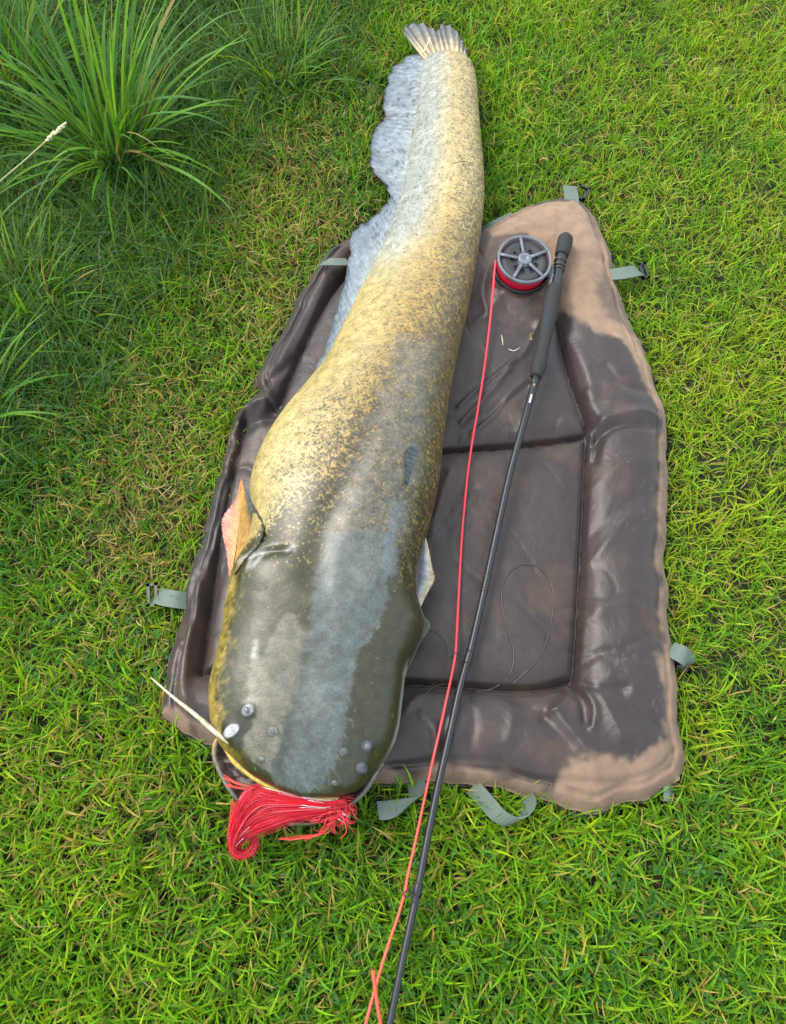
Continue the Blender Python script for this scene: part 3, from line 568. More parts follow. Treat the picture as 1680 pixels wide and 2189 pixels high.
# left pectoral fin: pink web, orange middle, dark inner edge
V, F, s, ff, P = finmesh([(494, 1240), (499, 1205), (506, 1160), (512, 1110), (516, 1060), (517, 1024)], [(489, 1232), (484, 1180), (476, 1145), (474, 1110), (490, 1085), (505, 1062), (515, 1022)], ZB+.055, ZB+.044, 90, 14, .004, 16, .0010, .003)
mk('pectoral_fin', V, F, M['skin'], fish, fincol(s, ff, lambda s, f: lerp3(f, [(0, (.36, .19, .055)), (.45, (.40, .17, .075)), (.7, (.38, .17, .13)), (1, (.34, .15, .14))])*(.7+.6*fbm(s*26, f*3, 101))[..., None]))['label'] = 'pink and orange pectoral fin spread on the mat'
V, F, s, ff, P = finmesh([(496, 1236), (501, 1205), (507, 1160), (512, 1110), (516, 1060), (517, 1024)], [(500, 1228), (528, 1190), (552, 1165), (564, 1128), (545, 1085), (530, 1058), (518, 1022)], ZB+.060, [fish_top(p_)[2]+.004 for p_ in ((500, 1228), (528, 1190), (552, 1165), (564, 1128), (545, 1085))]+[ZB+.075, ZB+.06], 90, 14, .004, 16, .0010, .003)
mk('pectoral_fin_web', V, F, M['skin'], fish, fincol(s, ff, lambda s, f: lerp3(f, [(0, (.36, .20, .055)), (.4, (.28, .17, .05)), (.6, (.08, .085, .06)), (.8, (.06, .08, .085)), (1, (.035, .045, .05))])*(.7+.6*fbm(s*26, f*3, 103))[..., None]))
# right pectoral fin: pale front edge
V, F, s, ff, P = finmesh([(882, 1296), (880, 1262), (884, 1228), (892, 1195), (900, 1170), (907, 1150)], [(898, 1300), (914, 1268), (929, 1238), (924, 1212), (918, 1180), (911, 1150)], ZB+.060, ZB+.052, 70, 12, .006, 10, .0008, .003)
mk('pectoral_fin', V, F, M['skin'], fish, fincol(s, ff, lambda s, f: lerp3(f, [(0, (.025, .03, .04)), (.35, (.05, .06, .08)), (.5, (.20, .22, .27)), (.7, (.35, .33, .27)), (1, (.42, .33, .20))])*(.6+.8*fbm(s*14, f*4, 105))[..., None]))
# pointed gill flap on the right
V, F, s, ff, P = finmesh([(872, 1420), (882, 1380), (888, 1340), (886, 1300), (884, 1275)], [(876, 1424), (898, 1375), (920, 1338), (906, 1315), (892, 1272)], ZB+.085, [ZB+.075, ZB+.07, ZB+.062, ZB+.07, ZB+.075], 60, 10, .005, 3, .0004, .002)
mk('gill_flap', V, F, M['skin'], fish, fincol(s, ff, lambda s, f: lerp3(f, [(0, (.022, .026, .016)), (.8, (.035, .042, .035)), (1, (.07, .085, .08))])*(.8+.5*fbm(s*14, f*4, 107))[..., None]))
# small dorsal fin lying along the back
pp = [fish_top(p) for p in ((898, 962), (890, 985), (880, 1010), (872, 1038))]; qq = [fish_top(p) for p in ((880, 958), (868, 982), (866, 1005), (866, 1034))]
A, B = crom(np.array(pp)+[0, 0, .0], 40), crom(np.array(qq)+[0, 0, .006], 40); f = np.linspace(0, 1, 10)[None, :, None]; P = A[:, None]*(1-f)+B[:, None]*f; P[..., 2] += .0015*np.sin(np.linspace(0, 1, 40)*2*np.pi*8)[:, None]*f[..., 0]
n = 40; m = 10; P2 = P-np.array([0, 0, .004]); c = np.repeat((np.array([.10, .125, .15])*(.55+.22*np.sin(np.linspace(0, 1, n)*2*np.pi*8))[:, None]+.01)[:, None], m, 1).reshape(-1, 3); c = np.c_[c, np.full(len(c), .7)]
mk('dorsal_fin', np.vstack([P.reshape(-1, 3), P2.reshape(-1, 3)]), grid_faces(n, m).tolist()+[[q+n*m for q in r[::-1]] for r in grid_faces(n, m).tolist()], M['skin'], fish, np.vstack([c, c]))
# outlines used to keep grass clear
fishpoly = np.vstack([L3[:, :2], R3[::-1][:, :2]]); tailpoly = unproj([(914, 126), (866, 72), (868, 55), (972, 62), (990, 92), (996, 126)], 0)[:, :2]; finpoly = unproj(inn+out[::-1], .01)[:, :2]
jawpoly = unproj(JR, .02)[:, :2]

# ------------------------------------------------------------------ fly rod with reel
RZ = .075
rp = [((1210, 503), RZ), ((1207, 520), RZ), ((1200, 548), RZ), ((1193, 580), RZ), ((1187, 612), RZ), ((1180, 640), RZ), ((1165, 720), RZ), ((1147, 800), RZ), ((1119, 905), RZ+.002), ((1090, 1012), .072), ((1062, 1137), .068), ((1035, 1262), .066), ((1008, 1380), .064), ((985, 1462), .063),
      ((962, 1565), .062), ((938, 1672), .058), ((916, 1780), .054), ((894, 1895), .050), ((875, 1985), .048), ((854, 2085), .046), ((832, 2192), .044), ((808, 2310), .042), ((786, 2430), .040)]
RP = crom(np.array([px(x, y, z) for (x, y), z in rp]), 400); rq = proj(RP)
rod = thing('fishing_rod', 'black fly rod with foam grip and grey reel lying on the brown mat', 'fishing rod', tuple(RP[60][:2])+(.05,))
def seg(y0, y1):
    i = np.where((rq[:, 1] >= y0) & (rq[:, 1] <= y1))[0]; return RP[i]
def rodpart(name, y0, y1, widths, mat, n=18, parent=rod, m=40):
    P = resamp(seg(y0, y1), m); r = np.interp(np.linspace(0, 1, m), np.linspace(0, 1, len(widths)), widths)
    return mk(name, *tube(P, r, n), mat, parent)
rodpart('fighting_butt', 503, 546, [.0085, .0138, .0145, .0145, .0142, .0138, .0135, .0125], M['foam'])
rodpart('reel_seat', 540, 622, [.0095]*6, M['seat'])
for y in (556, 566, 574): rodpart('locking_ring', y, y+7, [.0112, .0118, .0112], M['reeldark'], m=6)
rodpart('grip', 612, 806, [.0125, .0142, .0146, .0148, .0148, .0146, .0140, .0134, .0128, .0122, .0118, .0116, .0118, .0128, .0140, .0132, .0100], M['foam'], m=80)
rodpart('blank', 800, 2500, [.0060, .0058, .0056, .0054, .0051, .0048, .0046], M['blank'], 14, m=160)
for y0, y1 in ((806, 826), (1252, 1266), (1388, 1420), (1884, 1918)): rodpart('thread_wrap', y0, y1, [.0062, .0066, .0066, .0062] if y0 < 1000 else [.0059, .0063, .0063, .0059], M['blank'], 14, m=8)
# prints on the blank: white mark and small gold ticks
for y0, y1, mt in ((842, 866, 'white'), (812, 815, 'gold'), (822, 825, 'gold')):
    P = resamp(seg(y0, y1), 6) if len(seg(y0, y1)) > 1 else seg(y0-4, y1+4); d = (np.array([0, -.35, 1.])); d = d/np.linalg.norm(d)
    T = P[-1]-P[0]; side_ = np.cross(T/np.linalg.norm(T), d)
    mk('print', *ribbon(P+d*.0060, np.broadcast_to(side_, P.shape), .003, .0006), M[mt], rod)
# line guides: wire loops on the left of the blank
for (gx, gy), (bx, by) in (((974, 1403), (1003, 1404)), ((871, 1911), (890, 1912))):
    c = px(gx, gy, .062); b = px(bx, by, .062); th = np.linspace(0, 2*np.pi, 22); r = .0050
    Pg = np.array([c+np.array([math.cos(q)*r, math.sin(q)*r*.8, math.sin(q)*r*.5]) for q in th])
    f1 = crom(np.array([c+[r, 0, 0], (c+b)/2+[0, .004, .003], b+[0, .016, 0]]), 10); f2 = crom(np.array([c+[r, 0, 0], (c+b)/2+[0, -.004, 0], b+[-.002, -.012, 0]]), 10)
    mk('line_guide', *join(tube(Pg, .0009, 6), tube(f1, .0009, 6), tube(f2, .0009, 6)), M['reeldark'], rod)
# reel
RR = 59*mpp(1123, 552, .09); ax = np.array([.05, -.13, 1.]); ax /= np.linalg.norm(ax)
cf = px(1122, 553, .098); cb = cf-ax*.046                                              # front face centre and back centre
reel = mk('reel', *join(lathe(cb, ax, [(RR*.2, 0), (RR*.95, 0), (RR*1.03, .002), (RR*1.03, .018), (RR*.98, .019), (RR*.97, .0085), (RR*.2, .0085)], 64)), M['reeldark'], rod)
mk('line_spool', *lathe(cb, ax, [(RR*.3, .012), (RR*.90, .012), (RR*.93, .015), (RR*.93, .034), (RR*.90, .0375), (RR*.3, .0375)], 64), M['linecoil'], reel)
mk('inner_disc', *lathe(cb, ax, [(RR*.25, .0378), (RR*.86, .0378), (RR*.86, .0402), (RR*.62, .0402), (RR*.60, .0395), (RR*.25, .0395)], 64), M['mesh'], reel)
mk('spool_rim', *lathe(cb, ax, [(RR*.885, .0405), (RR*.90, .0460), (RR*.96, .0475), (RR, .0455), (RR*1.0, .0405), (RR*.97, .0385), (RR*.90, .0385)], 72, closed=True), M['reel'], reel)
mk('hub', *lathe(cb, ax, [(RR*.25, .039), (RR*.25, .0465), (RR*.22, .0485), (RR*.10, .0488), (RR*.09, .0480), (RR*.02, .0480)], 32), M['reel'], reel)
a_ = np.cross(ax, [0, 1, 0]); a_ /= np.linalg.norm(a_); b_ = np.cross(ax, a_)
if (b_[1] < 0): b_ = -b_
if (a_[0] < 0): a_ = -a_
for q in range(5):
    an = math.radians(97+72*q); d = a_*math.cos(an)+b_*math.sin(an); e = np.cross(ax, d)
    P = np.array([cb+ax*.0445+d*RR*t_ for t_ in (.22, .4, .65, .92)]); mk('spoke', *tube(P, [.0042, .0030, .0028, .0036], 8, flat=.75, up=ax), M['reel'], reel)
for q in range(9):
    an = math.radians(20+40*q); d = a_*math.cos(an)+b_*math.sin(an); mk('hole_ring', *lathe(cb+d*RR*.44, ax, [(RR*.09, .0396), (RR*.09, .0412), (RR*.06, .0412), (RR*.06, .0396)], 10), M['reeldark'], reel)
# reel foot and frame arm towards the reel seat
s0 = px(1190, 592, RZ); arm = crom(np.array([cb+a_*RR*.97+ax*.006-b_*.006, cb+a_*RR*1.02+ax*.018-b_*.004, s0+[-.012, 0, .0], s0]), 14)
mk('reel_foot', *join(tube(arm, [.006, .006, .006, .0055, .005, .005, .005, .005, .005, .005, .005, .005, .005, .004], 8, flat=1.3), tube(np.array([px(1193, 572, RZ)+[-.009, 0, .002], px(1186, 612, RZ)+[-.009, 0, .002]]), [.004, .004], 8)), M['reel'], reel)

# ------------------------------------------------------------------ fly line, leader
lq = [((1060, 556), .092), ((1057, 580), .086), ((1054, 620), .078), ((1046, 700), .062), ((1036, 780), .056), ((1024, 860), .054), ((1010, 940), .055), ((1000, 1010), .054), ((992, 1090), .053), ((987, 1150), .053), ((983, 1220), .053), ((979, 1300), .056), ((976, 1360), .060), ((973, 1402), .063),
      ((964, 1450), .063), ((953, 1500), .064), ((940, 1560), .064), ((925, 1625), .062), ((908, 1705), .055), ((890, 1790), .050), ((872, 1870), .048), ((866, 1905), .049), ((852, 1955), .046), ((835, 2005), .044), ((815, 2068), .043), ((800, 2120), .044), ((788, 2165), .044), ((772, 2225), .040), ((755, 2300), .035)]
LP = crom(np.array([px(x, y, z) for (x, y), z in lq]), 260)
t = NT('line_two_tone'); tc = t.n('TexCoord'); sp_ = t.n('SeparateXYZ'); t.l(tc.outputs['Object'], sp_.inputs[0])
rr_ = t.ramp(sp_.outputs['Y'], [(0.0, (.62, .075, .05)), (.35, (.62, .03, .055))]); t.l(rr_.outputs[0], t.b.inputs['Base Color']); t.b.inputs['Roughness'].default_value = .45; M['line2'] = t.m
V, F = tube(LP, np.interp(np.arange(260), [0, 60, 150, 259], [.0021, .0020, .0019, .0021]), 8)
tag(mk('fly_line', V, F, M['line2']), 'red fly line running from the reel down along the black rod', 'fishing line')
l2 = [((797, 2074), .062), ((799, 2092), .060), ((802, 2112), .056), ((806, 2145), .052), ((812, 2180), .048), ((822, 2240), .04), ((832, 2300), .03)]
V, F = tube(crom(np.array([px(x, y, z) for (x, y), z in l2]), 60), np.interp(np.arange(60), [0, 12, 59], [.0028, .0024, .0020]), 8)
tag(mk('line_end', V, F, M['orange']), 'short orange-red line end crossing the fly line on the grass', 'fishing line')
def on_mat(x, y, dz):
    p = px(x, y, .045); z = mat_z(p[0], p[1])+dz; p = px(x, y, z); return px(x, y, mat_z(p[0], p[1])+dz)
ld = [(1095, 1462), (1130, 1430), (1160, 1390), (1178, 1330), (1183, 1280), (1175, 1240), (1150, 1212), (1120, 1206), (1090, 1222), (1074, 1255), (1074, 1300), (1088, 1350), (1098, 1400), (1090, 1440), (1060, 1468), (1020, 1478), (985, 1470), (950, 1462), (915, 1478), (880, 1530)]
V, F = tube(crom(np.array([on_mat(x, y, .0015) for x, y in ld]), 220), .00065, 6)
tag(mk('leader', V, F, M['nylon']), 'thin clear leader looped loosely on the brown mat beside the rod', 'fishing line')
ld2 = [(905, 1345), (935, 1352), (955, 1385), (950, 1430), (930, 1460), (900, 1480)]
V, F = tube(crom(np.array([on_mat(x, y, .0015) for x, y in ld2]), 80), .00055, 6)
tag(mk('leader', V, F, M['nylon']), 'thin curl of leader beside the gill of the catfish', 'fishing line')

# ------------------------------------------------------------------ red streamer fly in the mouth
fly = thing('streamer_fly', 'bright red hair streamer fly hanging from the open mouth of the catfish', 'fishing fly', tuple(px(600, 1720, .06)))
JT = JZ+.006
upc = [((738, 1708), JT+.020), ((690, 1712), JT+.022), ((640, 1702), JT+.024), ((590, 1690), JT+.022), ((548, 1682), JT+.016), ((522, 1702), JT+.012), ((505, 1738), JT+.006), ((494, 1782), JT-.012), ((495, 1812), JT-.024), ((510, 1828), JT-.030), ((534, 1824), JT-.032), ((551, 1804), JT-.030), ((545, 1784), JT-.026), ((528, 1778), JT-.024)]
loc_ = [((736, 1722), JT+.014), ((705, 1738), JT+.014), ((665, 1744), JT+.014), ((625, 1752), JT+.012), ((592, 1764), JT+.008), ((565, 1772), JT+.002), ((540, 1782), JT-.006), ((520, 1792), JT-.014), ((507, 1804), JT-.022), ((502, 1818), JT-.028), ((506, 1825), JT-.030), ((518, 1830), JT-.032), ((538, 1822), JT-.033), ((548, 1806), JT-.032)]
UC = crom(np.array([px(x, y, z) for (x, y), z in upc]), 40); LC = crom(np.array([px(x, y, z) for (x, y), z in loc_]), 40)
def fibre(P, r, n=3):
    return tube(P, r, n, cap=False)
Vs = []; Fs = []; Cs = []; n0 = 0
def addf(P, r, c):
    global n0
    V, F = fibre(P, r); Vs.append(V); Fs.extend([[i+n0 for i in q] for q in F]); n0 += len(V); Cs.append(np.tile(np.r_[c, 1], (len(V), 1)))
for i in range(1500):
    f = rng.random()**.9; end = int(np.clip(rng.normal(29, 3), 20, 40)) if rng.random() < .85 else 40; beg = int(rng.integers(0, 8))
    P = UC*(1-f)+LC*f; P = P[beg:end]; m = len(P); tq = np.linspace(0, 1, m)[:, None]
    P = P+rng.normal(0, .0022, 3)*np.sin(np.pi*tq)+rng.normal(0, .0025, 3)*tq**2+np.array([0, 0, 1])*rng.normal(.004, .004)*np.sin(np.pi*tq)
    c = np.array([.70, .004, .024])*rng.uniform(.65, 1.15)
    if rng.random() < .14: c = np.array([.75, .10, .13])
    elif rng.random() < .15: c = np.array([.30, .002, .010])
    addf(P, .00052*np.linspace(1, .5, m), c)
for i in range(150):      # loose hairs at the throat and over the lower jaw
    a = np.array([rng.uniform(690, 745), rng.uniform(1702, 1745)]); an = rng.uniform(0, 2*np.pi); Ln = rng.uniform(20, 75); b = a+Ln*np.array([math.cos(an), math.sin(an)*.8])
    if b[1] < 1700 or b[0] > 765: b = a+np.array([-Ln, rng.uniform(0, 30)])
    z0 = JT+rng.uniform(.002, .018); mid = (a+b)/2+rng.normal(0, 8, 2)
    P = crom(np.array([px(*a, z0), px(*mid, z0+.006), px(*b, z0-rng.uniform(0, .014))]), 9); addf(P, .0007, np.array([.60, .02, .035])*rng.uniform(.6, 1.2))
for pts, zz_ in (([(705, 1765), (690, 1780), (660, 1788), (625, 1795), (598, 1792)], -.018), ([(720, 1745), (700, 1770), (680, 1785), (650, 1790)], -.012), ([(540, 1682), (505, 1676), (478, 1662)], .012), ([(545, 1690), (515, 1685), (485, 1678)], .010), ([(500, 1712), (492, 1750), (489, 1785)], -.006)):
    for i in range(9):
        P = crom(np.array([px(x+rng.normal(0, 2), y+rng.normal(0, 2.5), JT+zz_) for x, y in pts]), 16); addf(P, .0007, np.array([.60, .06, .03])*rng.uniform(.7, 1.2))
mk('red_hair', np.vstack(Vs), Fs, M['hair'], fly, np.vstack(Cs), kind='stuff')
for i in range(30):
    if i < 6:
        a = np.array([rng.uniform(715, 735), rng.uniform(1715, 1748)]); b = a+np.array([rng.uniform(10, 30), rng.uniform(0, 18)])
        z = JT+.016; P = crom(np.array([px(*a, z), px(*((a+b)/2), z+.002), px(*b, z-.004)]), 6)
    else:
        f = rng.random(); b0_ = int(rng.integers(1, 22)); P = (UC*(1-f)+LC*f)[b0_:b0_+int(rng.integers(3, 8))]+np.array([0, 0, .006+rng.uniform(0, .004)])+rng.normal(0, .002, 3)*np.linspace(-1, 1, 1)[:, None]
    mk('flash_strand', *tube(P, .00036, 4), M['flash'], fly)
hk = crom(np.array([px(722, 1716, JT+.014), px(733, 1724, JT+.012), px(736, 1734, JT+.010), px(730, 1741, JT+.008), px(724, 1737, JT+.010)]), 20); mk('hook', *tube(hk, np.linspace(.0009, .0003, 20), 8), M['hook'], fly)

# ------------------------------------------------------------------ grass
def blades(root, phi, L, w_, th0, bend, colA, colB, k=3, roll=None, curl=None):
    """ribbon blades: returns vertices, quads/tris as quads (tip doubled), colours"""
    N = len(L); V = np.zeros((N, 2*(k+1), 3)); C = np.zeros((N, 2*(k+1), 3)); p = root.copy()
    hd = np.stack([np.cos(phi), np.sin(phi), np.zeros(N)], 1); sd_ = np.stack([-np.sin(phi), np.cos(phi), np.zeros(N)], 1)
    if roll is not None: sd_ = sd_*np.cos(roll)[:, None]+np.c_[np.zeros((N, 2)), np.sin(roll)]
    for i in range(k+1):
        if curl is not None:
            pc = phi+curl*i/k; hd = np.stack([np.cos(pc), np.sin(pc), np.zeros(N)], 1)
        f = i/k; wd = w_*(.75+.5*f if f < .4 else .95*(1-((f-.4)/.6)**1.6)+.06)
        V[:, 2*i] = p-sd_*(wd/2)[:, None]; V[:, 2*i+1] = p+sd_*(wd/2)[:, None]
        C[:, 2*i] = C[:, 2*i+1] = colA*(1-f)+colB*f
        a = th0+bend*(f+.5/k); step = (L/k)[:, None]*(hd*np.sin(a)[:, None]+np.array([0, 0, 1.])*np.cos(a)[:, None]); p = p+step
        p[:, 2] = np.maximum(p[:, 2], GZ+.002)
    i = np.arange(k); q = np.stack([2*i, 2*i+1, 2*i+3, 2*i+2], 1)
    F = (q[None]+(np.arange(N)*2*(k+1))[:, None, None]).reshape(-1, 4)
    return V.reshape(-1, 3), F, C.reshape(-1, 3)
def clear_mask(P):
    bad = inpoly(P, matpoly[::6]) | inpoly(P, fishpoly[::6]) | inpoly(P, tailpoly) | inpoly(P, finpoly) | inpoly(P, jawpoly)
    return ~bad
def long_field(q, P):
    """0 on the mown lawn, 1 in the rough at the upper left"""
    return sstep(-140, 200, 790-q[:, 0]-.62*q[:, 1]+170*(fbm(P[:, 0]*5, P[:, 1]*5, 111)-.5)*2)
def dry_field(q, P):
    b = np.exp(-(((q[:, 0]-640)/170)**2+((q[:, 1]-560)/240)**2))*.8+np.exp(-(((q[:, 0]-330)/170)**2+((q[:, 1]-1050)/260)**2))*.9+np.exp(-(((q[:, 0]-560)/120)**2+((q[:, 1]-420)/160)**2))*.5+np.exp(-(((q[:, 0]-230)/220)**2+((q[:, 1]-1700)/250)**2))*.4
    return np.clip(b*1.1*(.3+1.4*fbm(P[:, 0]*14, P[:, 1]*14, 121))+.30*(fbm(P[:, 0]*10, P[:, 1]*10, 125)-.35), 0, 1)
def scatter(n, x0, x1, y0, y1):
    P = np.stack([rng.uniform(x0, x1, n), rng.uniform(y0, y1, n)], 1); return P[clear_mask(P)]
GREENS = np.array([[.120, .310, .007], [.190, .385, .007], [.062, .205, .009], [.300, .430, .012], [.045, .150, .022]])
def lawn(n, box, scale, name, dens=None):
    P = scatter(n, *box); near = (np.abs(P[:, 0]) < .72+.225*P[:, 1]) & (P[:, 1] > -.32) & (P[:, 1] < 2.05); P = P[near if scale == 1 else ~near]; q = proj(np.c_[P, np.zeros(len(P))]); lf = long_field(q, P); df = dry_field(q, P)
    gap = fbm(P[:, 0]*34, P[:, 1]*34, 135, 3); keep = (rng.random(len(P)) > .35*df) & (rng.random(len(P)) < .36+1.4*sstep(.34, .56, gap)); P, q, lf, df = P[keep], q[keep], lf[keep], df[keep]; N = len(P)
    lush = fbm(P[:, 0]*6, P[:, 1]*6, 131)
    L = rng.uniform(.028, .060, N)*(1+.25*(lush-.5))*(1+.9*lf*rng.random(N))*scale; w_ = rng.uniform(.0016, .0040, N)*scale*(1-.25*lf)
    coarse = sstep(1350, 1800, q[:, 1]); w_ *= 1+.22*coarse; L *= 1+.18*coarse; fine = sstep(1000, 1400, q[:, 0])*sstep(1800, 1300, q[:, 1]); w_ *= 1-.22*fine; L *= 1-.18*fine
    wgt = rng.random(N)+1.3*(lush-.5)+.35*fine-.35*lf
    idx = np.select([wgt > 1.05, wgt > .68, wgt > .33, wgt > .08], [3, 1, 0, 2], 4)
    c = GREENS[idx]*rng.uniform(.75, 1.25, (N, 1)); c *= 1+np.array([.12, .0, -.1])*rng.normal(0, 1, (N, 1))
    c = c*(1-lf[:, None]*.35)+np.array([.022, .085, .018])*lf[:, None]*.35
    yel = (rng.random(N) < .06+.22*df); c[yel] = np.array([.36, .29, .07])*rng.uniform(.7, 1.3, (yel.sum(), 1))
    root = np.c_[P, np.full(N, GZ)+rng.uniform(0, .012, N)]
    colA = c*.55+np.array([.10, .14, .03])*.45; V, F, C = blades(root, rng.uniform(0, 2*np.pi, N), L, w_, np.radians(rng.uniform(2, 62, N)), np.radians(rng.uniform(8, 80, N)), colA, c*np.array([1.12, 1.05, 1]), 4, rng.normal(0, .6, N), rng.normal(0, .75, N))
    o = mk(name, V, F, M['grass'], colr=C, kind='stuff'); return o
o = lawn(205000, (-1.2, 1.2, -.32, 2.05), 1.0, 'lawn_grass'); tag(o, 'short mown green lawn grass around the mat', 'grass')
o = lawn(88000, (-2.3, 2.3, -1.2, 3.4), 1.3, 'lawn_grass'); 
# that wider sheet only fills the surroundings
tag(o, 'mown green lawn grass farther out around the mat', 'grass')
# dead thatch
P = scatter(85000, -1.1, 1.1, -.35, 2.05); q = proj(np.c_[P, np.zeros(len(P))]); df = dry_field(q, P); lf = long_field(q, P)
keep = rng.random(len(P)) < .12+1.1*np.clip(df+.15*lf, 0, 1); P = P[keep]; N = len(P); df = df[keep]
c = np.array([[.33, .245, .090], [.27, .185, .06], [.40, .33, .15], [.20, .18, .05]])[rng.integers(0, 4, N)]*rng.uniform(.6, 1.2, (N, 1))
V, F, C = blades(np.c_[P, GZ+rng.uniform(.006, .030, N)], rng.uniform(0, 2*np.pi, N), rng.uniform(.012, .042, N), rng.uniform(.0008, .0020, N), np.radians(rng.uniform(50, 95, N)), np.radians(rng.uniform(-30, 30, N)), c, c, 4, rng.normal(0, .6, N), rng.normal(0, 1.2, N))
o = mk('dry_grass', V, F, M['straw'], colr=C, kind='stuff'); tag(o, 'straw coloured dead grass thatch between the green blades', 'dry grass')
# longer tangled grass at the upper left
P = scatter(52000, -1.5, .3, .55, 2.3); q = proj(np.c_[P, np.zeros(len(P))]); lf = long_field(q, P); keep = rng.random(len(P)) < lf*1.0*(.3+1.1*fbm(P[:, 0]*7, P[:, 1]*7, 141)); P = P[keep]; lf = lf[keep]; N = len(P)
c = np.array([[.040, .130, .014], [.065, .180, .012], [.035, .110, .032], [.110, .20, .02], [.06, .13, .050]])[rng.integers(0, 5, N)]*rng.uniform(.7, 1.25, (N, 1))
V, F, C = blades(np.c_[P, np.full(N, GZ)], rng.uniform(0, 2*np.pi, N), rng.uniform(.05, .16, N)*(.55+.55*lf), rng.uniform(.0014, .0034, N), np.radians(rng.uniform(5, 60, N)), np.radians(rng.uniform(20, 90, N)), c*.8+.02, c, 5, rng.normal(0, .5, N))
o = mk('long_grass', V, F, M['grass'], colr=C, kind='stuff'); tag(o, 'long tangled dark green grass of the unmown edge', 'grass')
# grass tussocks: each one plant
def tussock(cx_, cy_, n, Lr, wr, spread, lean, label, tint, rad=.05):
    c0 = px(cx_, cy_, GZ); N = n; a = rng.uniform(0, 2*np.pi, N); r = rad*np.sqrt(rng.random(N))
    root = np.c_[c0[0]+r*np.cos(a), c0[1]+r*np.sin(a), np.full(N, GZ-.001)]
    phi = a+rng.normal(0, .5, N); ld_ = np.stack([np.cos(phi), np.sin(phi)], 1)+np.asarray(lean)*rng.uniform(.2, 1, (N, 1)); phi = np.arctan2(ld_[:, 1], ld_[:, 0])
    L = rng.uniform(*Lr, N); big = rng.random(N)
    c = np.array([[.070, .215, .012], [.120, .270, .012], [.045, .155, .024], [.075, .190, .045]])[rng.integers(0, 4, N)]*np.asarray(tint)*rng.uniform(.75, 1.25, (N, 1))
    dead = rng.random(N) < .06; c[dead] = np.array([.28, .20, .07])
    t_ = thing('grass_tussock', label, 'grass', tuple(c0))
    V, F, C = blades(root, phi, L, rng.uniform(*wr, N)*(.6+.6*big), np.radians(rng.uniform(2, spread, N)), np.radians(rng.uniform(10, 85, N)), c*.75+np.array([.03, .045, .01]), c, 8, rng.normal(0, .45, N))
    i = rng.choice(N, 12, replace=False); per = 2*9
    big_i = np.argsort(-L)[:14]; msk = np.zeros(N, bool); msk[big_i] = True
    Vr = V.reshape(N, per, 3); Cr = C.reshape(N, per, 3); f1 = np.stack([2*np.arange(8), 2*np.arange(8)+1, 2*np.arange(8)+3, 2*np.arange(8)+2], 1)
    rest = ~msk; nr = rest.sum(); Fr = (f1[None]+(np.arange(nr)*per)[:, None, None]).reshape(-1, 4)
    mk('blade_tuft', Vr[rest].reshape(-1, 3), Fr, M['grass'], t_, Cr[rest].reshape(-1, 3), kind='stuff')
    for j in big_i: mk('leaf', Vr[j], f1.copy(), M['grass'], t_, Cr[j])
    return t_
main_t = tussock(250, 345, 190, (.12, .46), (.004, .0100), 40, (.15, .25), 'tallest grass tussock with broad arching blades, beside the seed head', (1, 1, 1), .055)
tussock(600, 175, 170, (.08, .20), (.003, .0055), 45, (.0, .35), 'leafy upright grass tussock beside the tail of the catfish', (1.25, 1.1, 1), .075)
tussock(55, 660, 190, (.08, .19), (.003, .0055), 50, (.35, .25), 'low bright grass tussock below the seed head stem', (1.25, 1.12, 1), .075)
tussock(20, 200, 240, (.15, .36), (.003, .0065), 35, (.0, .2), 'dense dark grass tussock behind the seed head', (.75, .85, 1), .09)
tussock(340, -40, 180, (.12, .32), (.003, .006), 40, (.05, .1), 'grass tussock standing behind the tallest tussock', (.8, .9, 1), .08)
tussock(-50, 900, 90, (.10, .26), (.003, .006), 50, (.5, .1), 'sparse grass tussock with blades leaning over the lawn near the mat', (1.1, 1, 1.3), .06)
# long single leaves arching out of the tall tussock
for pts, zs, wd in (([(258, 345), (270, 322), (326, 275), (387, 241), (472, 215), (537, 217)], [GZ, .05, .12, .18, .20, .17], .008), ([(262, 345), (310, 260), (344, 163), (378, 112), (430, 64), (494, 26), (601, 9)], [GZ, .10, .20, .25, .29, .31, .30], .007),
                    ([(262, 350), (310, 340), (365, 357), (408, 378), (451, 408), (494, 451), (515, 515)], [GZ, .05, .09, .10, .09, .06, .01], .007), ([(260, 345), (285, 275), (322, 245), (408, 243), (472, 266), (515, 300)], [GZ, .08, .14, .17, .15, .11], .006),
                    ([(240, 350), (222, 325), (193, 318), (150, 320), (112, 344), (86, 374)], [GZ, .08, .13, .15, .14, .10], .008), ([(252, 345), (235, 200), (210, 90), (180, -20)], [GZ, .15, .25, .33], .009), ([(255, 345), (262, 180), (270, 60), (268, -40)], [GZ, .16, .27, .36], .009), ([(258, 345), (300, 200), (340, 60), (360, -30)], [GZ, .15, .27, .34], .008)):
    P = crom(np.array([px(x, y, z) for (x, y), z in zip(pts, zs)]), 18); T = np.gradient(P, axis=0); W = np.cross(T, [0, 0, 1.]); W /= np.linalg.norm(W, axis=1)[:, None]; fq = np.linspace(0, 1, 18); wq = wd/2*np.minimum(1, 1.15*(1-fq**2.2)+.03)
    Vq = np.stack([P-W*wq[:, None]+[0, 0, .0012], P, P+W*wq[:, None]+[0, 0, .0012]], 1).reshape(-1, 3); cq = np.array([[.10, .25, .02], [.07, .21, .035], [.13, .29, .05]])[rng.integers(0, 3)]
    mk('leaf', Vq, grid_faces(18, 3), M['grass'], main_t, np.tile(cq, (54, 1)))
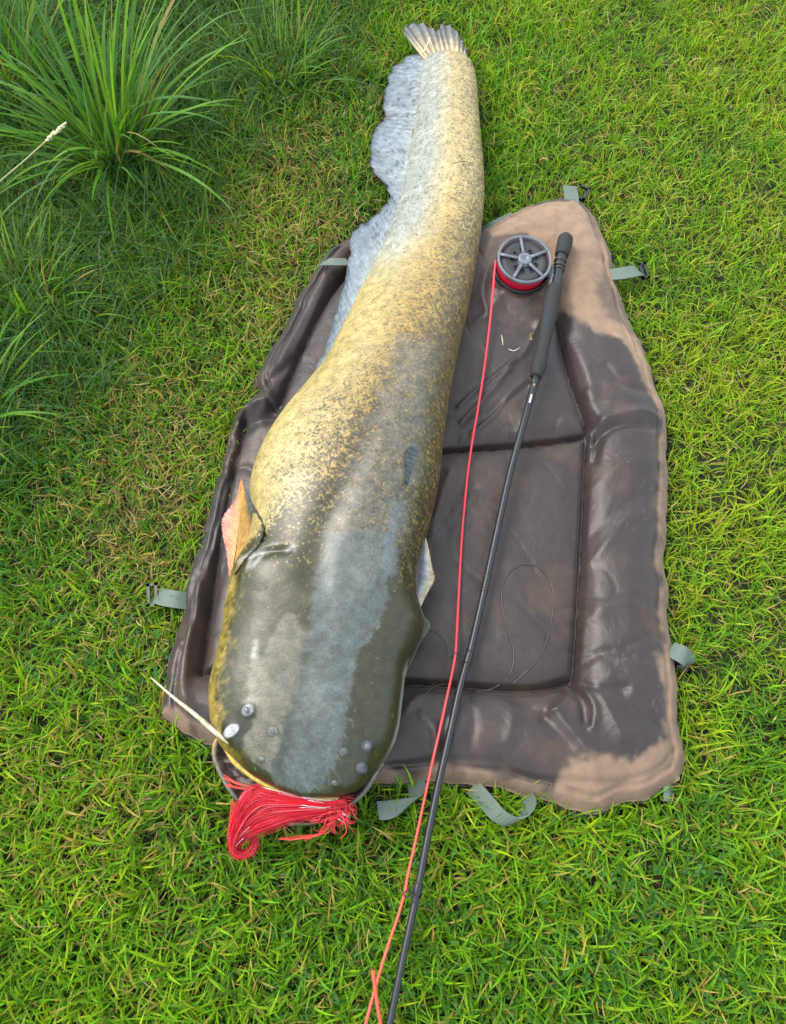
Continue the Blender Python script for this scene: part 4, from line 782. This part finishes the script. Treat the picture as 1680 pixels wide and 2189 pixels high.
# seed head on its dry stalk
a = px(-70, 520, GZ); sp = crom(np.array([a, px(-40, 430, .18), px(0, 388, .26), px(50, 345, .30), px(102, 298, .33)]), 40)
sh = thing('seed_head', 'cream seed head on a thin dry stalk among the tall grass', 'seed head', tuple(a))
mk('stalk', *tube(sp, np.linspace(.0016, .0010, 40), 6), M['stem'], sh)
d = sp[-1]-sp[-6]; d /= np.linalg.norm(d); Vq = []
for i in range(46):
    f = i/46; c = sp[-1]+d*(.042*f-.004); off = rng.normal(0, 1, 3); off /= np.linalg.norm(off); e = c+off*rng.uniform(.002, .007)*(1-.5*f)+d*.005
    Vq.append(tube(np.array([c, (c+e)/2, e]), [.0010, .0021, .0005], 5))
mk('spikelets', *join(*Vq), M['cream'], sh)
# bits of straw and clippings on fish and mat
def bit(name, pts, r, mat, label, cat, surf):
    P = [fish_top(p)+[0, 0, .001] if surf == 'fish' else on_mat(*p, .001) for p in pts]
    V, F = tube(crom(np.array(P), 12), r*np.interp(np.arange(12), [0, 5, 11], [.5, 1, .4]), 6, flat=.5); tag(mk(name, V, F, M[mat]), label, cat)
M['clip'] = simple('green_clipping', (.07, .12, .03), .5)
bit('grass_clipping', [(842, 286), (856, 280), (866, 273)], .0016, 'clip', 'green grass clipping stuck on the pale tail of the catfish', 'grass clipping', 'fish')
P = crom(np.array([px(905, 112, ZB+.03), px(912, 98, ZB+.028), px(919, 80, ZB+.022)]), 12); V, F = tube(P, .0013, 6); tag(mk('straw', V, F, M['cream']), 'pale straw lying across the tail fin of the catfish', 'straw')
bit('grass_clipping', [(965, 352), (990, 346), (1015, 352)], .0009, 'clip', 'thin dark grass clipping across the tail near its back edge', 'grass clipping', 'fish')
bit('straw', [(1072, 716), (1074, 728), (1075, 738)], .0010, 'cream', 'tiny pale straw on the mat between line and rod grip', 'straw', 'mat')
bit('straw', [(1087, 746), (1098, 750), (1111, 743)], .0008, 'white', 'tiny curved white fibre on the mat beside the rod grip', 'fibre', 'mat')
bit('emblem_thread', [(1129, 724), (1137, 726), (1133, 716), (1141, 712)], .0010, 'gold', 'tiny gold grass scrap on the mat against the rod grip', 'grass scrap', 'mat')

# clover leaves low in the turf
def clover(n, box, cen_):
    P = scatter(n, *box); q = proj(np.c_[P, np.zeros(len(P))]); f = 0
    for x, y, rx, ry in cen_: f = f+np.exp(-(((q[:, 0]-x)/rx)**2+((q[:, 1]-y)/ry)**2))
    P = P[rng.random(len(P)) < f*(.2+1.2*fbm(P[:, 0]*20, P[:, 1]*20, 161))]; N = len(P); V = []; F = []; C = []
    for i in range(N):
        z = GZ+rng.uniform(.012, .032); a0 = rng.uniform(0, 6.28); r_ = rng.uniform(.0045, .0080); til = rng.normal(0, .35, 2); c = np.array([.040, .140, .022])*rng.uniform(.7, 1.5)
        for b in range(3):
            a = a0+b*2.094; m_ = len(V)
            for rr, da in ((0, 0), (.75, -.55), (1.0, -.25), (.9, 0), (1.0, .25), (.75, .55)):
                x, y = r_*rr*math.cos(a+da), r_*rr*math.sin(a+da); V.append((P[i, 0]+x, P[i, 1]+y, z+til[0]*x+til[1]*y+(.0008 if da else 0))); C.append((*c, 1))
            F.append([m_, m_+1, m_+2, m_+3]); F.append([m_, m_+3, m_+4, m_+5])
    return np.array(V), np.array(F), np.array(C)
V, F, C = clover(26000, (-1.0, 1.0, -.3, 1.2), [(1250, 2100, 420, 300), (250, 1420, 150, 110), (120, 960, 90, 60), (700, 2130, 300, 120), (1450, 1900, 200, 150)])
tag(mk('clover', V, F, M['grass'], colr=C, kind='stuff'), 'small round clover leaves growing low in the lawn', 'clover')
